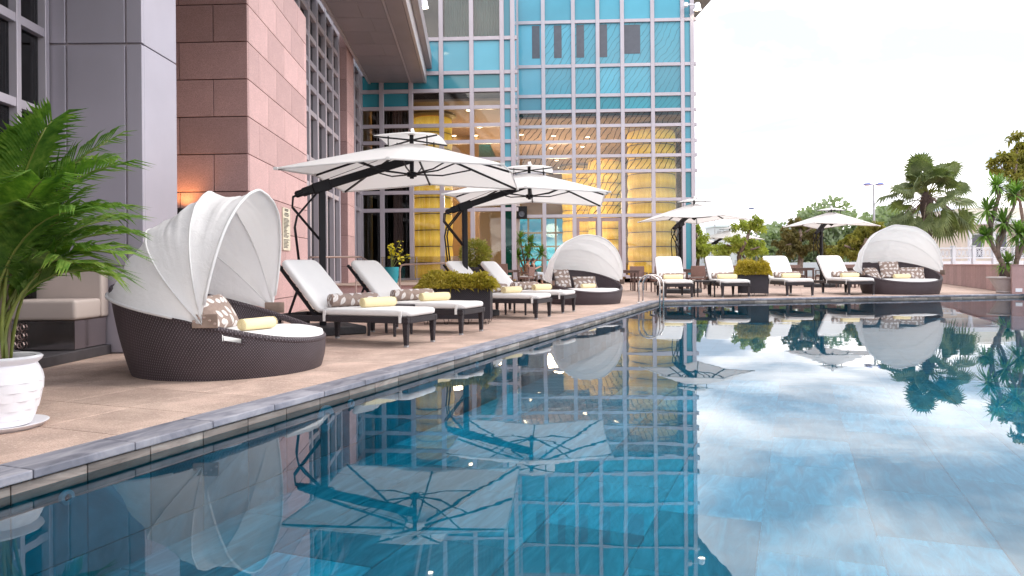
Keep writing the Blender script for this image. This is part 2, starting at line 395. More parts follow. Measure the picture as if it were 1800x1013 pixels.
M['spanw'] = spandrel('reflection_lined_blue', (.10, .40, .54), True); M['spantw'] = spandrel('reflection_lined_teal', (.05, .31, .40), True)
M['dkbar'] = plain('dark_bar_grey', (.10, .11, .14), .4)

def emis(name, c, s):
    t = NT(name); t.set(c, .5); t.b.inputs['Emission Color'].default_value = (*c, 1); t.b.inputs['Emission Strength'].default_value = s; return t.m
M['bulb'] = emis('lit_lamp', (1, .86, .62), 9)
M['down'] = emis('lit_downlight', (1, .82, .55), 14)
def lantern():
    t = NT('lit_lantern_silk'); s = t.N('SeparateXYZ'); t.L(t.obj(), s.inputs[0])
    n = t.noise(1.0, 4, .6, t.scale(t.obj(), (6, 6, .5)))
    fr = t.math('FRACT', t.math('DIVIDE', s.outputs[2], .8))
    c = t.ramp(n, [(.3, (.80, .47, .05)), (.7, (1.0, .70, .14))]); t.set(c, .6)
    t.L(c, t.b.inputs['Emission Color'])
    g = t.math('MULTIPLY_ADD', t.math('ABSOLUTE', t.math('SUBTRACT', fr, .5)), -.75, .62); t.L(g, t.b.inputs['Emission Strength'])
    return t.m
M['lantern'] = lantern()

def water():
    t = NT('pool_water'); t.n.remove(t.b); p = t.gen()
    a = t.noise(1.3, 3, .5, t.scale(p, (.7, 1.1, 1))); b_ = t.noise(5.5, 2, .5, t.scale(p, (.6, 1.3, 1)))
    mask = t.ramp(t.noise(.28, 2, .5, p), [(.42, (.12,)*3), (.62, (1,)*3)])
    h = t.math('MULTIPLY', t.math('ADD', a, t.math('MULTIPLY', b_, .12)), mask)
    b = t.N('Bump'); b.inputs['Strength'].default_value = .10; b.inputs['Distance'].default_value = .02; t.L(h, b.inputs['Height'])
    g = t.N('BsdfGlossy'); g.inputs['Roughness'].default_value = 0; t.L(b.outputs[0], g.inputs['Normal'])
    tr = t.N('BsdfTransparent'); tr.inputs[0].default_value = (.13, .76, .95, 1)
    fr = t.N('Fresnel'); fr.inputs[0].default_value = 1.72; t.L(b.outputs[0], fr.inputs['Normal'])
    mx = t.N('MixShader'); t.L(fr.outputs[0], mx.inputs[0]); t.L(tr.outputs[0], mx.inputs[1]); t.L(g.outputs[0], mx.inputs[2]); t.L(mx.outputs[0], t.out.inputs[0])
    return t.m
M['water'] = water()
M['deckbase'] = plain('paver_joint_sand', (.15, .105, .085), .95)
# ------------------------------------------------------------------ pool, coping, deck
WZ, FZ = -0.088, -0.62
e0 = G(0, 843); C0 = G(1160, 528.5); E0 = G(1800, 517)
dL = (C0-e0); dL.z = 0; dL.normalize(); nL = Vector((dL.y, -dL.x, 0))          # along the left edge / towards the water
dF = (E0-C0); dF.z = 0; dF.normalize(); nF = Vector((dF.y, -dF.x, 0))          # along the far edge / towards the water
aL, aF = math.atan2(dL.y, dL.x), math.atan2(dF.y, dF.x)
NEARY = 1.15
Ln = C0 + dL*((NEARY-C0.y)/dL.y); Fr = C0 + dF*((24-C0.x)/dF.x)
def flat(name, pts, z, mt):
    return struct(name, MB().add([(p[0], p[1], z) for p in pts], [tuple(range(len(pts)))]), mt, uv=False)
iL, iF = nL*-.03, nF*-.03
flat('deck_ground', [Ln+iL, C0+iL+iF*0, (C0.x, 70, 0), (-30, 70, 0), (-30, NEARY, 0)], -.014, M['deckbase'])
flat('deck_ground', [C0+iF, Fr+iF, (60, Fr.y, 0), (60, 70, 0), (C0.x+.001, 70, 0)], -.014, M['deckbase'])
flat('deck_ground', [(-30, -12, 0), (60, -12, 0), (60, NEARY, 0), (-30, NEARY, 0)], -.014, M['deckbase'])
flat('deck_ground', [(24, NEARY, 0), (60, NEARY, 0), (60, Fr.y, 0), (24, Fr.y, 0)], -.014, M['deckbase'])
tg = NT('far_ground'); tg.set(tg.ramp(tg.noise(.05, 4, .6, tg.gen()), [(.35, (.10, .13, .05)), (.65, (.25, .24, .2))]), .9)
flat('ground', [(-1500, -1500, 0), (1500, -1500, 0), (1500, 1500, 0), (-1500, 1500, 0)], -1.2, tg.m)
fl = flat('pool_floor', [Ln+iL, C0, Fr, (24, NEARY, 0)], FZ-.004, M['slab'])
wt = struct('pool_water', MB().add([(p.x, p.y, WZ) for p in (Ln+iL*.7, C0+iL*.7+iF*.7, Fr+iF*.7, Vector((24, NEARY, 0)))], [(3, 2, 1, 0)]), M['water'], uv=False)
wl = struct('pool_wall', MB().box(((Ln+C0)/2+nL*-.16+Vector((0, 0, -.51))), ((C0-Ln).length+.2, .25, .92), aL)
            .box(((Fr+C0)/2+nF*-.16+Vector((0, 0, -.51))), ((C0-Fr).length, .25, .92), aF)
            .bb((-4, NEARY-.25, -1), (24, NEARY, -.05)).bb((24, NEARY, -1), (24.3, Fr.y, -.05)), M['grout'])
# coping stones
cs = struct('coping', MB().box(((Ln+C0)/2+nL*-.14+Vector((0, 0, -.03))), ((C0-Ln).length, .17, .02), aL).box(((Fr+C0)/2+nF*-.14+Vector((0, 0, -.03))), ((C0-Fr).length-.3, .17, .02), aF), M['grout'])
CW, CT, CLn = .24, .042, .54
cme = MB().box((CLn/2, 0, -CT/2+.003), (CLn-.005, CW, CT)).mesh('coping_stone', M['coping'], bevel=.007, seg=2)
nst = int((C0-Ln).length/CLn)
for i in range(nst):
    p = C0 - dL*((i+1)*CLn) - nL*(CW/2); put('coping_stone', cme, cs, p+Vector((0, 0, random.uniform(-.0015, .0015))), aL)
for i in range(36):
    p = C0 + dF*(i*CLn+.0) - nF*(CW/2); put('coping_stone', cme, cs, p, aF)
# wall tiles of the pool, three courses
wm = MB().box((.185, 0, .08), (.366, .016, .126)).mesh('wall_tile', M['walltile'], bevel=.003)
wm2 = MB().box((.185, 0, .15), (.366, .016, .286)).mesh('wall_tile', M['slab'], bevel=.003)
for i in range(int((C0-Ln).length/.37)):
    for k in range(3):
        if k == 2 and i < 4: continue
        p = C0 - dL*((i+1)*.37+.01) + nL*-.025 + Vector((0, 0, -.19-.29*k)); put('wall_tile', wm if k == 0 else wm2, wl, p, aL)
for i in range(50):
    p = C0 + dF*(i*.37+.03) + nF*-.025 + Vector((0, 0, -.19)); put('wall_tile', wm, wl, p, aF)
# floor slabs: near ones one by one, far ones as one mass
sm = MB().box((0, 0, 0), (.893, .594, .02)).mesh('floor_slab', M['slab'], bevel=.004)
far = MB(); cnt = 0
for i in range(-2, 26):
    for j in range(0, 34):
        c = Ln + dL*(i*.9+.45+(j % 2)*.45) + nL*(j*.6+.3); c.z = FZ
        if c.y < 1.0 or c.x > 23.5 or (c-C0).dot(nF) < .35: continue
        if c.y < 9 and abs(c.x) < c.y*.8+.8: put('floor_slab', sm, fl, c, aL); cnt += 1
        else: far.box(c, (.893, .594, .02), aL)
tag(far.build('floor_slab_field', M['slab'], fl), kind='stuff')
# deck pavers aligned to the pool edge
dk = struct('deck', MB().bb((-6, 3, -.4), (-5.9, 3.1, -.3)), M['paver'])
struct('deck_border', MB().box(C0-dL*3-nL*.55+Vector((0, 0, -.009)), (8, .62, .009), aL).box(C0-nF*1.4-nL*.9+Vector((0, 0, -.0095)), (2.6, 2.2, .009), aF).box(C0+dF*10-nF*.56+Vector((0, 0, -.009)), (21, .62, .009), aF), M['paver'], uv=False)
pm = [MB().box((0, 0, -.006), (.593, .593, .0125)).mesh('paver', M['paver'], bevel=.0025, uv=False)]
farp = MB(); cnt = 0
def inb(c):
    if (c-Ln).dot(nL) > -.24-.28 and c.y < C0.y+.5: return False
    if (c-C0).dot(nF) > -.24-.3 and (c-C0).dot(nL) > -.24: return False
    return True
for i in range(-1, 78):
    for j in range(-60, 30):
        c = Ln + dL*(i*.6+.2) - nL*(.24+.3+j*.6)
        if c.y < 1.5 or c.y > 46 or not inb(c) or abs(c.x) > c.y*.74+1: continue
        if c.x < -5.2-.06*max(0, c.y-8): continue
        if j < 0 and c.y < C0.y-1: continue
        c.z = 0
        if c.y < 14.5: put('paver', pm[0], dk, c, aL); cnt += 1
        else: farp.box(c+Vector((0, 0, -.006)), (.595, .595, .0125), aL)
tag(farp.build('paver_field', M['paver'], dk, uv=False), kind='stuff')
# round inlets and the underwater lamp on the left pool wall
def wallpt(px, z):
    best = min((C0-dL*(k*.02) for k in range(900)), key=lambda q: abs((q.x/q.y*FPX+HX)-px)); return Vector((best.x, best.y, z))
def ring(r0, r1, dpt, n=20): return [(r1, 0), (r0, 0), (r0, dpt*.7), (r0*.93, dpt), (r1*1.1, dpt), (r1, dpt*.6), (r1, 0)]
for px, z, r, nm, lb, ct in ((112, -.17, .036, 'pool_inlet', 'round white pool inlet nearest the palm pot', 'inlet'), (572, -.20, .095, 'pool_lamp', 'large round pale underwater lamp below the first daybed', 'pool lamp'),
                     (615, -.15, .036, 'pool_inlet', 'small round pool inlet just beyond the underwater lamp', 'inlet'), (838, -.16, .036, 'pool_inlet', 'far round pool inlet below the second lounger', 'inlet')):
    p = wallpt(px, z)+nL*-.012
    t = thing(nm, lb, ct, p, aL, 'fittings in the pool wall')
    q = (R(90), 0, 0)
    MB().lathe(ring(r, r*.45, .02), 24).build('rim', M['white'], t, rot=q, smooth=40)
    MB().lathe([(r*.46, 0), (r*.46, .006), (.001, .008)], 20).build('lens', M['bal'] if r > .05 else M['darkint'], t, rot=q, smooth=True)

# ------------------------------------------------------------------ granite wall
B0 = P(438, 468, 11.6); BY = math.atan(.055); yv = Vector((-math.sin(BY), math.cos(BY), 0)); xv = Vector((math.cos(BY), math.sin(BY), 0))
gw = thing('granite_wall', 'pink granite block wall with a shaded front and a lit side facing the pool', 'wall', (B0.x, B0.y, 0), BY)
CO = .6; TOPG = 6.4
MB().bb((-2.6, .42, -.02), (-.066, 4.15, TOPG)).bb((-.45, .066, -.02), (-.066, .42, TOPG)).build('core', M['darkjoint'], gw)
blk = {}
def block(L_, H_, mt, key):
    k = (round(L_, 3), round(H_, 3), key)
    if k not in blk: blk[k] = MB().box((0, 0, 0), (L_-(.013 if key == 'f' else .008), .06, H_-(.015 if key == 'f' else .012))).mesh('granite_block', M[mt], bevel=.004)
    return blk[k]
zs = [0] + [.33+CO*k for k in range(11)]
BLf, BLs = 1.12, 1.105
fr_rot = R(-2.5)-BY
for k in range(len(zs)-1):
    z0, z1 = zs[k], zs[k+1]; zc = (z0+z1)/2
    full = (k % 2 == 1)          # course whose front starts with a full block at the corner
    x = 0; first = BLf if full else BLf/2
    while x > -2.6:
        l_ = first if x == 0 else BLf
        fv = Vector((x-l_/2, .03, zc)); fv.rotate(Matrix.Rotation(fr_rot, 3, 'Z'))
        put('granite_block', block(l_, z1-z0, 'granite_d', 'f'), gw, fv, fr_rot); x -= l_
    y = .066; firsts = BLs/2 if full else BLs
    while y < 4.15:
        l_ = firsts if y < .07 else BLs
        l_ = min(l_, 4.15-y)
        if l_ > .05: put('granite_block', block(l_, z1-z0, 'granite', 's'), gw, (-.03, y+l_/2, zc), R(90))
        y += l_+1e-4
# notice board on the lit side of the granite wall
def on_side(px, py, off=0):
    u, v = ray(px, py)           # intersection with the granite side plane
    nn = xv; d = nn.dot(Vector((B0.x, B0.y, 0))+nn*off); t_ = d/(nn.x*u+nn.y)
    return Vector((u*t_, t_, CH+v*t_))
a_, b_ = on_side(497, 440, .012), on_side(509, 368, .012)
nb = thing('notice_board', 'cream notice board with lines of dark print on the pink granite wall', 'sign', ((a_+b_)/2), BY+R(90))
hw, hh = (Vector((a_.x, a_.y, 0))-Vector((b_.x, b_.y, 0))).length/2, (b_.z-a_.z)/2
MB().box((0, 0, 0), (2*hw, .022, 2*hh)).build('board', plain('cream_board', (.72, .66, .52), .5), nb, bevel=.003)
mb = MB(); random.seed(3)
for k in range(30):
    z = hh*.93-k*hh*1.86/30
    if k in (2, 6, 22): continue
    l_ = hw*(random.uniform(.8, 1.6) if k > 3 else 1.1); x = -hw*.85 if k > 6 else -l_/2
    while l_ > .03:
        wd_ = random.uniform(.03, .09); wd_ = min(wd_, l_); mb.box((x+wd_/2, -.0125, z), (wd_, .002, hh*.035 if k > 3 else hh*.05)); x += wd_+.014; l_ -= wd_+.014
mb.build('print', plain('dark_print', (.04, .04, .04), .6), nb)
for sx_ in (-1, 1):
    for sz_ in (-1, 1): MB().box((sx_*(hw-.012), -.014, sz_*(hh-.014)), (.014, .006, .014)).build('fixing', M['steel'], nb, bevel=.002)

# small uplight on the granite front, hidden behind the first daybed's hood
wlp = P(316, 372, 11.42)
tl = thing('wall_lamp', 'small lit wall lamp glowing orange on the shaded granite front', 'lamp', wlp)
MB().lathe([(.05, -.06), (.055, .05), (.045, .05), (.04, -.02), (.001, -.02)], 16).build('housing', M['black'], tl, smooth=40)
MB().lathe([(.038, .03), (.001, .035)], 12).build('bulb', M['bulb'], tl)
pl = bpy.data.lights.new('wall_lamp_light', 'SPOT'); pl.energy = 15; pl.color = (1, .42, .12); pl.shadow_soft_size = .03; pl.spot_size = R(120); pl.spot_blend = .9
po = put('wall_lamp_light', pl, tl, (0, -.02, .06)); po.rotation_euler = (R(155), 0, 0)

# ------------------------------------------------------------------ near column with panels
kc = P(252, 468, 7.75)
cl = thing('panel_column', 'square column clad in lilac grey metal panels beside the cream bench', 'column', (kc.x, kc.y, 0))
MB().bb((-1.2, .03, 0), (-.03, .78, 6)).build('core', M['joint'], cl)
vx = [0, -.172, -.808, -1.0]; vz = [0, .93, 3.31, 5.6]
for i in range(3):
    for k in range(3):
        a, b = vx[i+1], vx[i]; MB().bb((a+.011, 0, vz[k]+.011), (b-(.0 if i == 0 else .011), .05, vz[k+1]-.011)).build('panel', M['panel'], cl, bevel=.004)
for k in range(3):
    MB().bb((-.029, .052, vz[k]+.006), (.0, .80, vz[k+1]-.006)).build('panel', M['panel'], cl, bevel=.004, rot=0)
# glazed wall to the left of the column
gl = thing('side_glazing', 'dark glazed wall with lilac metal mullions at the left edge', 'window', (kc.x-1.0, kc.y, 0), BY)
lev = [.0, .9, 1.72, 2.56, 3.4, 4.24, 5.2]; ml = [-3.3, -1.96, -.545, -.06]
for y in ml: MB().bb((-.10, y-.035, 0), (.03, y+.035, 5.6)).build('mullion', M['frame'], gl, bevel=.004)
for i in range(len(ml)-1):
    y0, y1 = ml[i]+.035, ml[i+1]-.035
    for k, z in enumerate(lev):
        MB().bb((-.09, y0, z-.045), (.02, y1, z+.045)).build('transom', M['frame'], gl, bevel=.004)
        if k: MB().bb((-.065, y0, lev[k-1]+.045), (-.05, y1, z-.045)).build('pane', M['glassdark'], gl)
MB().bb((-4, -4, -.02), (-3.9, .6, 6)).bb((-3.9, .5, -.02), (-.12, .6, 6)).build('room_wall', M['brownint'], gl)
MB().bb((-3.9, -4, 5.5), (-.1, .5, 5.6)).build('room_ceiling', M['ceilint'], gl)
# porch roof above the near left corner (unseen, lengthened to shade column and bench)
pr = struct('porch_shade_roof', MB().bb((-14, -9, 5.75), (-2.5, 11.3, 6.1)), M['soffit'])

# ------------------------------------------------------------------ glass facades
LV = [.30, 3.49, 4.30, 5.79, 6.59, 7.35, 8.16, 8.94, 9.75, 11.3, 13.6, 15.2]
YW = R(2.5)
def facade(name, label, px0, D, mpx, pane_fn, door=None, stub=0):
    O = P(px0, 468, D); O.z = 0
    t = thing(name, label, 'facade', O, -YW); ex = Vector((math.cos(YW), -math.sin(YW), 0)); nn = Vector((math.sin(YW), math.cos(YW), 0))
    def lx(px):
        u = (px-HX)/FPX; tt = nn.dot(O)/(nn.x*u+nn.y); return (Vector((u*tt, tt, 0))-O).dot(ex)
    xs = [lx(p) for p in mpx]; W_, TW = .20, .17
    mm = MB().bb((-W_/2, -.13, LV[0]), (W_/2, .10, LV[-1])).mesh('mullion', M['frame'], bevel=.008)
    for x in xs: put('mullion', mm, t, (x, 0, 0))
    cache = {}
    for i in range(len(xs)-1):
        a, b = xs[i]+W_/2, xs[i+1]-W_/2; last = (i == len(xs)-2)
        for k, z in enumerate(LV[:-1]):
            if door and i in door and z < 3.0: pass
            else:
                key = ('t', round(b-a, 3), last)
                e = stub if last else 0
                if key not in cache: cache[key] = MB().bb((0, -.11, -TW/2), (b-a, .08, TW/2)).mesh('transom', M['frame'], bevel=.008)
                put('transom', cache[key], t, (a, 0, z))
                if last and stub:
                    if 's' not in cache: cache['s'] = MB().bb((W_+.001, -.12, -TW/2), (W_+stub, .08, TW/2)).mesh('transom_end', M['frame'], bevel=.008)
                    put('transom_end', cache['s'], t, (b, 0, z))
            if door and i in door and k == 0: continue
            z0, z1 = z+TW/2, LV[k+1]-TW/2
            mk = pane_fn(i, k)
            key = ('p', round(b-a, 3), round(z1-z0, 3), mk)
            if key not in cache: cache[key] = MB().bb((0, -.006, 0), (b-a, .006, z1-z0)).mesh('pane', M[mk])
            put('pane', cache[key], t, (a, 0, z0))
    return t, xs, lx
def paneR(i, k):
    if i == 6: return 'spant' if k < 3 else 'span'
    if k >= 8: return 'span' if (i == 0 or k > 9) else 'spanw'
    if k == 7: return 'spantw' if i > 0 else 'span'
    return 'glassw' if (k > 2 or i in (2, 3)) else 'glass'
def paneL(i, k):
    if i == 5: return 'span' if k > 1 else 'glassteal'
    if k == 8: return 'span' if i > 1 else 'spant'
    if k == 7: return 'spant'
    if k == 6: return 'spant' if i < 2 else 'glass'
    if k == 9: return 'glass' if i > 1 else 'spant'
    if k > 9: return 'span'
    return 'glassdark' if (i < 2 and k < 3) else 'glass'
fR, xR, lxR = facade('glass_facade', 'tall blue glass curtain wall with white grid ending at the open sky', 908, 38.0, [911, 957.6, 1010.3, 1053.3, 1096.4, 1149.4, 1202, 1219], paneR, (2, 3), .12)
fL, xL, lxL = facade('glass_facade', 'glass curtain wall with white grid in the inner corner under the soffit', 634, 33.4, [636, 673.4, 725, 778.5, 831.8, 885.2, 904], paneL, None, .10)
# dark bars laid against the front of the upper blue panes
for px in (945, 983.5, 1023, 1063.5):
    x = lxR(px); MB().bb((x-.2, -.02, 11.75), (x+.2, -.007, 13.45)).build('dark_bar', M['dkbar'], fR)
for px in (1113, ):
    x = lxR(px); MB().bb((x-.45, -.02, 11.9), (x+.45, -.007, 13.4)).build('dark_bar', M['dkbar'], fR)
# entrance doors in the right facade
dr = thing('entrance_door', 'brown framed glass double door in the glass wall behind the middle daybed', 'door', fR.location, -YW)
a, b = xR[2]+.1, xR[4]-.1; mid = (a+b)/2
for x0, x1 in ((a, mid-.01), (mid+.01, b)):
    lf = MB()
    lf.bb((x0, -.05, .3), (x0+.16, .03, 3.38)).bb((x1-.16, -.05, .3), (x1, .03, 3.38)).bb((x0+.16, -.05, 3.2), (x1-.16, .03, 3.38)).bb((x0+.16, -.05, .3), (x1-.16, .03, .6))
    l_ = lf.build('door_leaf', plain('door_frame', (.34, .25, .25), .4, metal=.3) if x0 == a else bpy.data.materials['door_frame'], dr)
    MB().bb((x0+.16, -.012, .6), (x1-.16, .0, 3.2)).build('pane', M['glass'], l_)
    hx_ = x1-.08 if x0 == a else x0+.08
    MB().tube([(hx_, -.11, 1.0), (hx_, -.11, 1.9)], .02).build('handle', M['steel'], l_)
# interior of the lobby
oR, oL = fR.location, fL.location
xr1 = xR[-1]
struct('lobby_ceiling', MB().bb((-1.9, .12, 8.62), (xr1-.1, 26, 8.72)), M['ceilint'], loc=oR, rot=-YW)
struct('lobby_floor', MB().bb((-9, .12, .2), (xr1-.1, 26, .295)), M['brownint'], loc=oR, rot=-YW)
struct('lobby_ceiling', MB().bb((.1, .12, 8.5), (xL[-1], 12, 8.6)), M['ceilint'], loc=oL, rot=-YW)
struct('lobby_floor', MB().bb((.1, .12, .2), (xL[-1], 4.4, .29)), M['brownint'], loc=oL, rot=-YW)
struct('lobby_side_wall', MB().bb((.0, .12, .2), (.1, 12, 15)).bb((.1, 9, .2), (4.7, 9.1, 8.5)), M['brownint'], loc=oL, rot=-YW)
struct('lobby_return_wall', MB().bb((xL[-1]-.05, .12, 4.4), (xL[-1]+.05, 4.6, 15.2)), M['span'], loc=oL, rot=-YW)
struct('lobby_back_wall', MB().bb((-9, 26, 5.2), (xr1-.1, 26.2, 8.8)).bb((3.5, 26, .2), (xr1-.1, 26.2, 5.2)).bb((-9, 26, .2), (-1.2, 26.2, 5.2)), M['brownint'], loc=oR, rot=-YW)
struct('upper_floor', MB().bb((-9, .4, 8.75), (xr1-.05, 26, 8.9)).bb((-9, .4, 8.9), (xr1-.05, .5, 15.2)), M['spant'], loc=oR, rot=-YW)
struct('upper_floor', MB().bb((.1, 1.6, 8.62), (xL[-1]-.06, 1.7, 15.2)), M['darkint'], loc=oL, rot=-YW)
sg_ = thing('side_glass_wall', 'teal glass return wall at the right end of the lobby', 'facade', oR, -YW)
for k in range(6):
    y0 = .3+k*4.2; MB().bb((xr1-.03, y0, .3), (xr1-.01, y0+4.0, 15)).build('pane', M['glassteal'], sg_); MB().bb((xr1-.09, y0+4.0, .3), (xr1+.05, y0+4.2, 15)).build('mullion', M['frame'], sg_)
# rear window of the lobby with golden bars
rw = thing('rear_window', 'rear lobby window with golden bars seen through the glass wall', 'window', oR, -YW)
gm = plain('golden_bar', (.42, .27, .06), .4)
for x in (-1.1, .1, 1.3, 2.5, 3.4): MB().bb((x-.08, 25.9, .3), (x+.08, 26.05, 5.2)).build('bar', gm, rw)
for z in (1.4, 2.6, 3.8, 5.1): MB().bb((-1.0, 25.92, z-.07), (3.4, 26.03, z+.07)).build('rail', gm, rw)
MB().bb((-1.1, 26.08, .3), (3.4, 26.1, 5.2)).build('pane', M['glassblue'], rw)
# drapes behind the upper left glass
dp = thing('drapes', 'blue grey drapes hanging behind the upper glass of the inner facade', 'curtain', oL, -YW)
for (pa, pb) in ((782, 829), (835, 882)):
    xa, xb = lxL(pa), lxL(pb)
    MB().grid(lambda u, v: (xa+(xb-xa)*u, .5+.07*math.sin(u*46+math.sin(u*9)), 11.3+2.6*v), 120, 1).build('drape', M['curtain'], dp, smooth=True)
# slatted dark partition
sp = thing('slatted_partition', 'dark slatted partition behind the glass at the inner corner', 'partition', oL, -YW)
MB().bb((.2, 1.6, .3), (2.2, 1.7, 8.4)).build('backing', M['darkint'], sp)
sl = MB().bb((-.02, 1.5, .3), (.02, 1.6, 8.4)).mesh('slat', plain('slat', (.16, .15, .16), .4))
for k in range(13): put('slat', sl, sp, (.3+k*.15, 0, 0))
# lit lantern columns
def lant(px, D, r, lab, top=8.45):
    c = P(px, 468, D); t = thing('lantern_column', lab, 'lantern', (c.x, c.y, .3), 0, 'tall lit lantern columns in the lobby')
    n = int((top-.4)/.8)
    for k in range(n):
        pr_ = [(r*(1+.045*math.sin(math.pi*q/8)), k*.8+.02+.76*q/8) for q in range(9)]
        MB().lathe(pr_, 40).build('silk_drum', M['lantern'], t, smooth=True)
        MB().lathe([(r*1.0, k*.8-.02), (r*1.012, k*.8), (r*1.0, k*.8+.02)], 40).build('hoop', M['dkbar'], t, smooth=True)
    MB().lathe([(r*1.0, n*.8), (r*1.25, n*.8+.1), (r*1.25, n*.8+.16), (r*.9, n*.8+.4)], 40).build('cap', plain('lantern_cap', (.42, .33, .16), .5), t, smooth=30)
    return t
lant(1146, 40.6, 1.28, 'large yellow lantern column at the right end of the glass wall')
lant(1064, 52, 1.15, 'yellow lantern column deep in the lobby seen above the doors')
lant(1015, 56, 1.1, 'most distant yellow lantern column beside the rear window')
lant(762, 36.4, .95, 'yellow lantern column behind the two big cream umbrellas')
# downlights
random.seed(5)
dm = MB().lathe([(.17, 0), (.17, -.03), (.13, -.03)], 16).mesh('trim', M['white']); de = MB().lathe([(.13, -.025), (.001, -.026)], 14).mesh('bulb', M['down'])
seen = {}
for px, D in ((918, 42.5), (975, 43), (1035, 43.5), (1082, 44.5), (922, 45), (1026, 47), (970, 47.5), (1060, 51), (930, 52), (980, 53), (945, 56), (985, 57), (1030, 57.5)):
    c = P(px, 468, D); bay = sum(px > q for q in (957.6, 1010.3, 1053.3)); seen[bay] = seen.get(bay, 0)+1
    t = thing('downlight', 'lit downlight in the %s glass bay of the outer facade, %s from the top' % (('leftmost', 'second', 'third', 'fourth')[bay], ('first', 'second', 'third', 'fourth', 'fifth')[seen[bay]-1]), 'ceiling light', (c.x, c.y, 8.615), 0, 'downlights in the main lobby ceiling')
    put('trim', dm, t); put('bulb', de, t)
seen = {}
for px, D in ((826, 35.2), (795, 36), (799, 39), (845, 39.5), (800, 42), (838, 42)):
    c = P(px, 468, D); bay = int(px > 831); seen[bay] = seen.get(bay, 0)+1
    t = thing('downlight', 'lit downlight in the %s bay right of the inner lantern, %s from the top' % (('first', 'second')[bay], ('first', 'second', 'third', 'fourth')[seen[bay]-1]), 'ceiling light', (c.x, c.y, 8.495), 0, 'downlights behind the inner facade')
    put('trim', dm, t); put('bulb', de, t)
for nm, x, y, z, e in (('lobby_glow', 3, 46, 7.9, 750), ('lobby_glow', -1.5, 45, 7.9, 600), ('lobby_glow', 6, 52, 7.9, 650), ('lobby_glow', -3, 38, 7.6, 350)):
    ld = bpy.data.lights.new(nm, 'POINT'); ld.energy = e; ld.color = (1, .78, .52); ld.shadow_soft_size = .8; put(nm, ld, None, (x, y, z-3.0))

# ------------------------------------------------------------------ recessed strip windows, pier and soffit on the left
S0 = fL.location; sv = Vector((S0.x, S0.y, 0))
st = thing('strip_windows', 'tall narrow strip windows with white grid between the granite wall and the corner', 'window', sv, BY)
def sy(px): return -(33.4 - (830-632)*33.4/(830-px))
strip1 = [-13.6, -12.2, -10.9, sy(551), sy(566), sy(579), sy(590)]; strip2 = [sy(608), sy(618.5), sy(628), -.12]
MB().bb((-.9, -15, 0), (-.8, 0, 15)).build('backing', M['darkint'], st)
cache = {}
for ys in (strip1, strip2):
    for y in ys: put('mullion', cache.setdefault('m', MB().bb((-.12, -.09, .02), (.14, .09, 13.6)).mesh('mullion', M['frame'], bevel=.008)), st, (0, y, 0))
    for i in range(len(ys)-1):
        y0, y1 = ys[i]+.09, ys[i+1]-.09
        for k, z in enumerate(LV[:-1]):
            key = (round(y1-y0, 3)); m_ = cache.setdefault(key, MB().bb((-.10, 0, -.085), (.11, y1-y0, .085)).mesh('transom', M['frame'], bevel=.008))
            put('transom', m_, st, (0, y0, z))
            key = (round(y1-y0, 3), k); m_ = cache.setdefault(key, MB().bb((-.03, 0, z+.085), (-.015, y1-y0, LV[k+1]-.085)).mesh('pane', M['glassdark']))
            put('pane', m_, st, (0, y0, 0))
pier = thing('granite_pier', 'slim pink granite pier between the two strip windows', 'pier', sv, BY)
pa, pb = sy(592)+.05, sy(606)-.05
MB().bb((-.3, pa+.03, 0), (.34, pb-.03, 14)).build('core', M['darkjoint'], pier)
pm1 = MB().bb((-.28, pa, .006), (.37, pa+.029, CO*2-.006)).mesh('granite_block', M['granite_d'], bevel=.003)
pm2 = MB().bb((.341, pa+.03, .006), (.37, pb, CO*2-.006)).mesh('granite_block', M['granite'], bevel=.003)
for k in range(11):
    put('granite_block', pm1, pier, (0, 0, k*CO*2-.27)); put('granite_block', pm2, pier, (0, 0, k*CO*2-.27))
# soffit canopy
sf = thing('soffit_canopy', 'grey panelled soffit canopy running along the building above the umbrellas', 'canopy', sv, BY)
SZ = 9.35
MB().bb((.45, -24, SZ+.02), (2.98, -.15, SZ+.55)).build('slab', M['soffit'], sf)
for k in range(16):
    y1 = -.2-k*1.45; y0 = y1-1.44
    spl = .95+.25*(k % 2)
    for xa, xb in ((.55, .55+spl), (.555+spl, 2.32)): MB().bb((xa+.006, y0, SZ), (xb-.006, y1-.012, SZ+.019)).build('soffit_panel', M['soffit'], sf, bevel=.003)
MB().bb((.44, -24, SZ-.05), (.54, -.15, SZ+.4)).build('edge_trim', M['fascia'], sf)
MB().bb((2.33, -24, SZ-.03), (2.41, -.15, SZ+.019)).build('edge_trim', M['fascia'], sf)
MB().bb((2.42, -24, SZ-.02), (2.97, -.15, SZ+.018)).build('gutter_panel', M['soffit'], sf)
MB().bb((2.985, -24, SZ-.03), (3.10, -.15, SZ+1.0)).build('fascia', M['fascia'], sf, bevel=.01)
MB().bb((3.11, -24, SZ+.62), (3.35, -.3, SZ+1.25)).build('fascia_upper', M['soffit'], sf, bevel=.01)
# floodlights
def flood(p, lab, rz=0, aim=None):
    t = thing('floodlight', lab, 'floodlight', p, rz)
    MB().tube([(-.6, 0, .12), (-.15, 0, .1)], .05).build('arm', M['white'], t)
    MB().lathe([(.10, .2), (.15, .12), (.17, -.06), (.21, -.16), (.19, -.16)], 18).build('head', M['white'], t, smooth=40)
    MB().lathe([(.185, -.14), (.001, -.13)], 18).build('bulb', M['bulb'], t)
    MB().lathe([(.001, .1), (.12, .1), (.12, -.1), (.001, -.1)], 14).build('mount', M['white'], t, loc=(-.6, 0, .1), smooth=40)
flood(P(745, 7, 30), 'white lit floodlight on the fascia above the inner facade')
flood(P(1226, 12, 37), 'white lit floodlight under the top right corner of the glass wall')
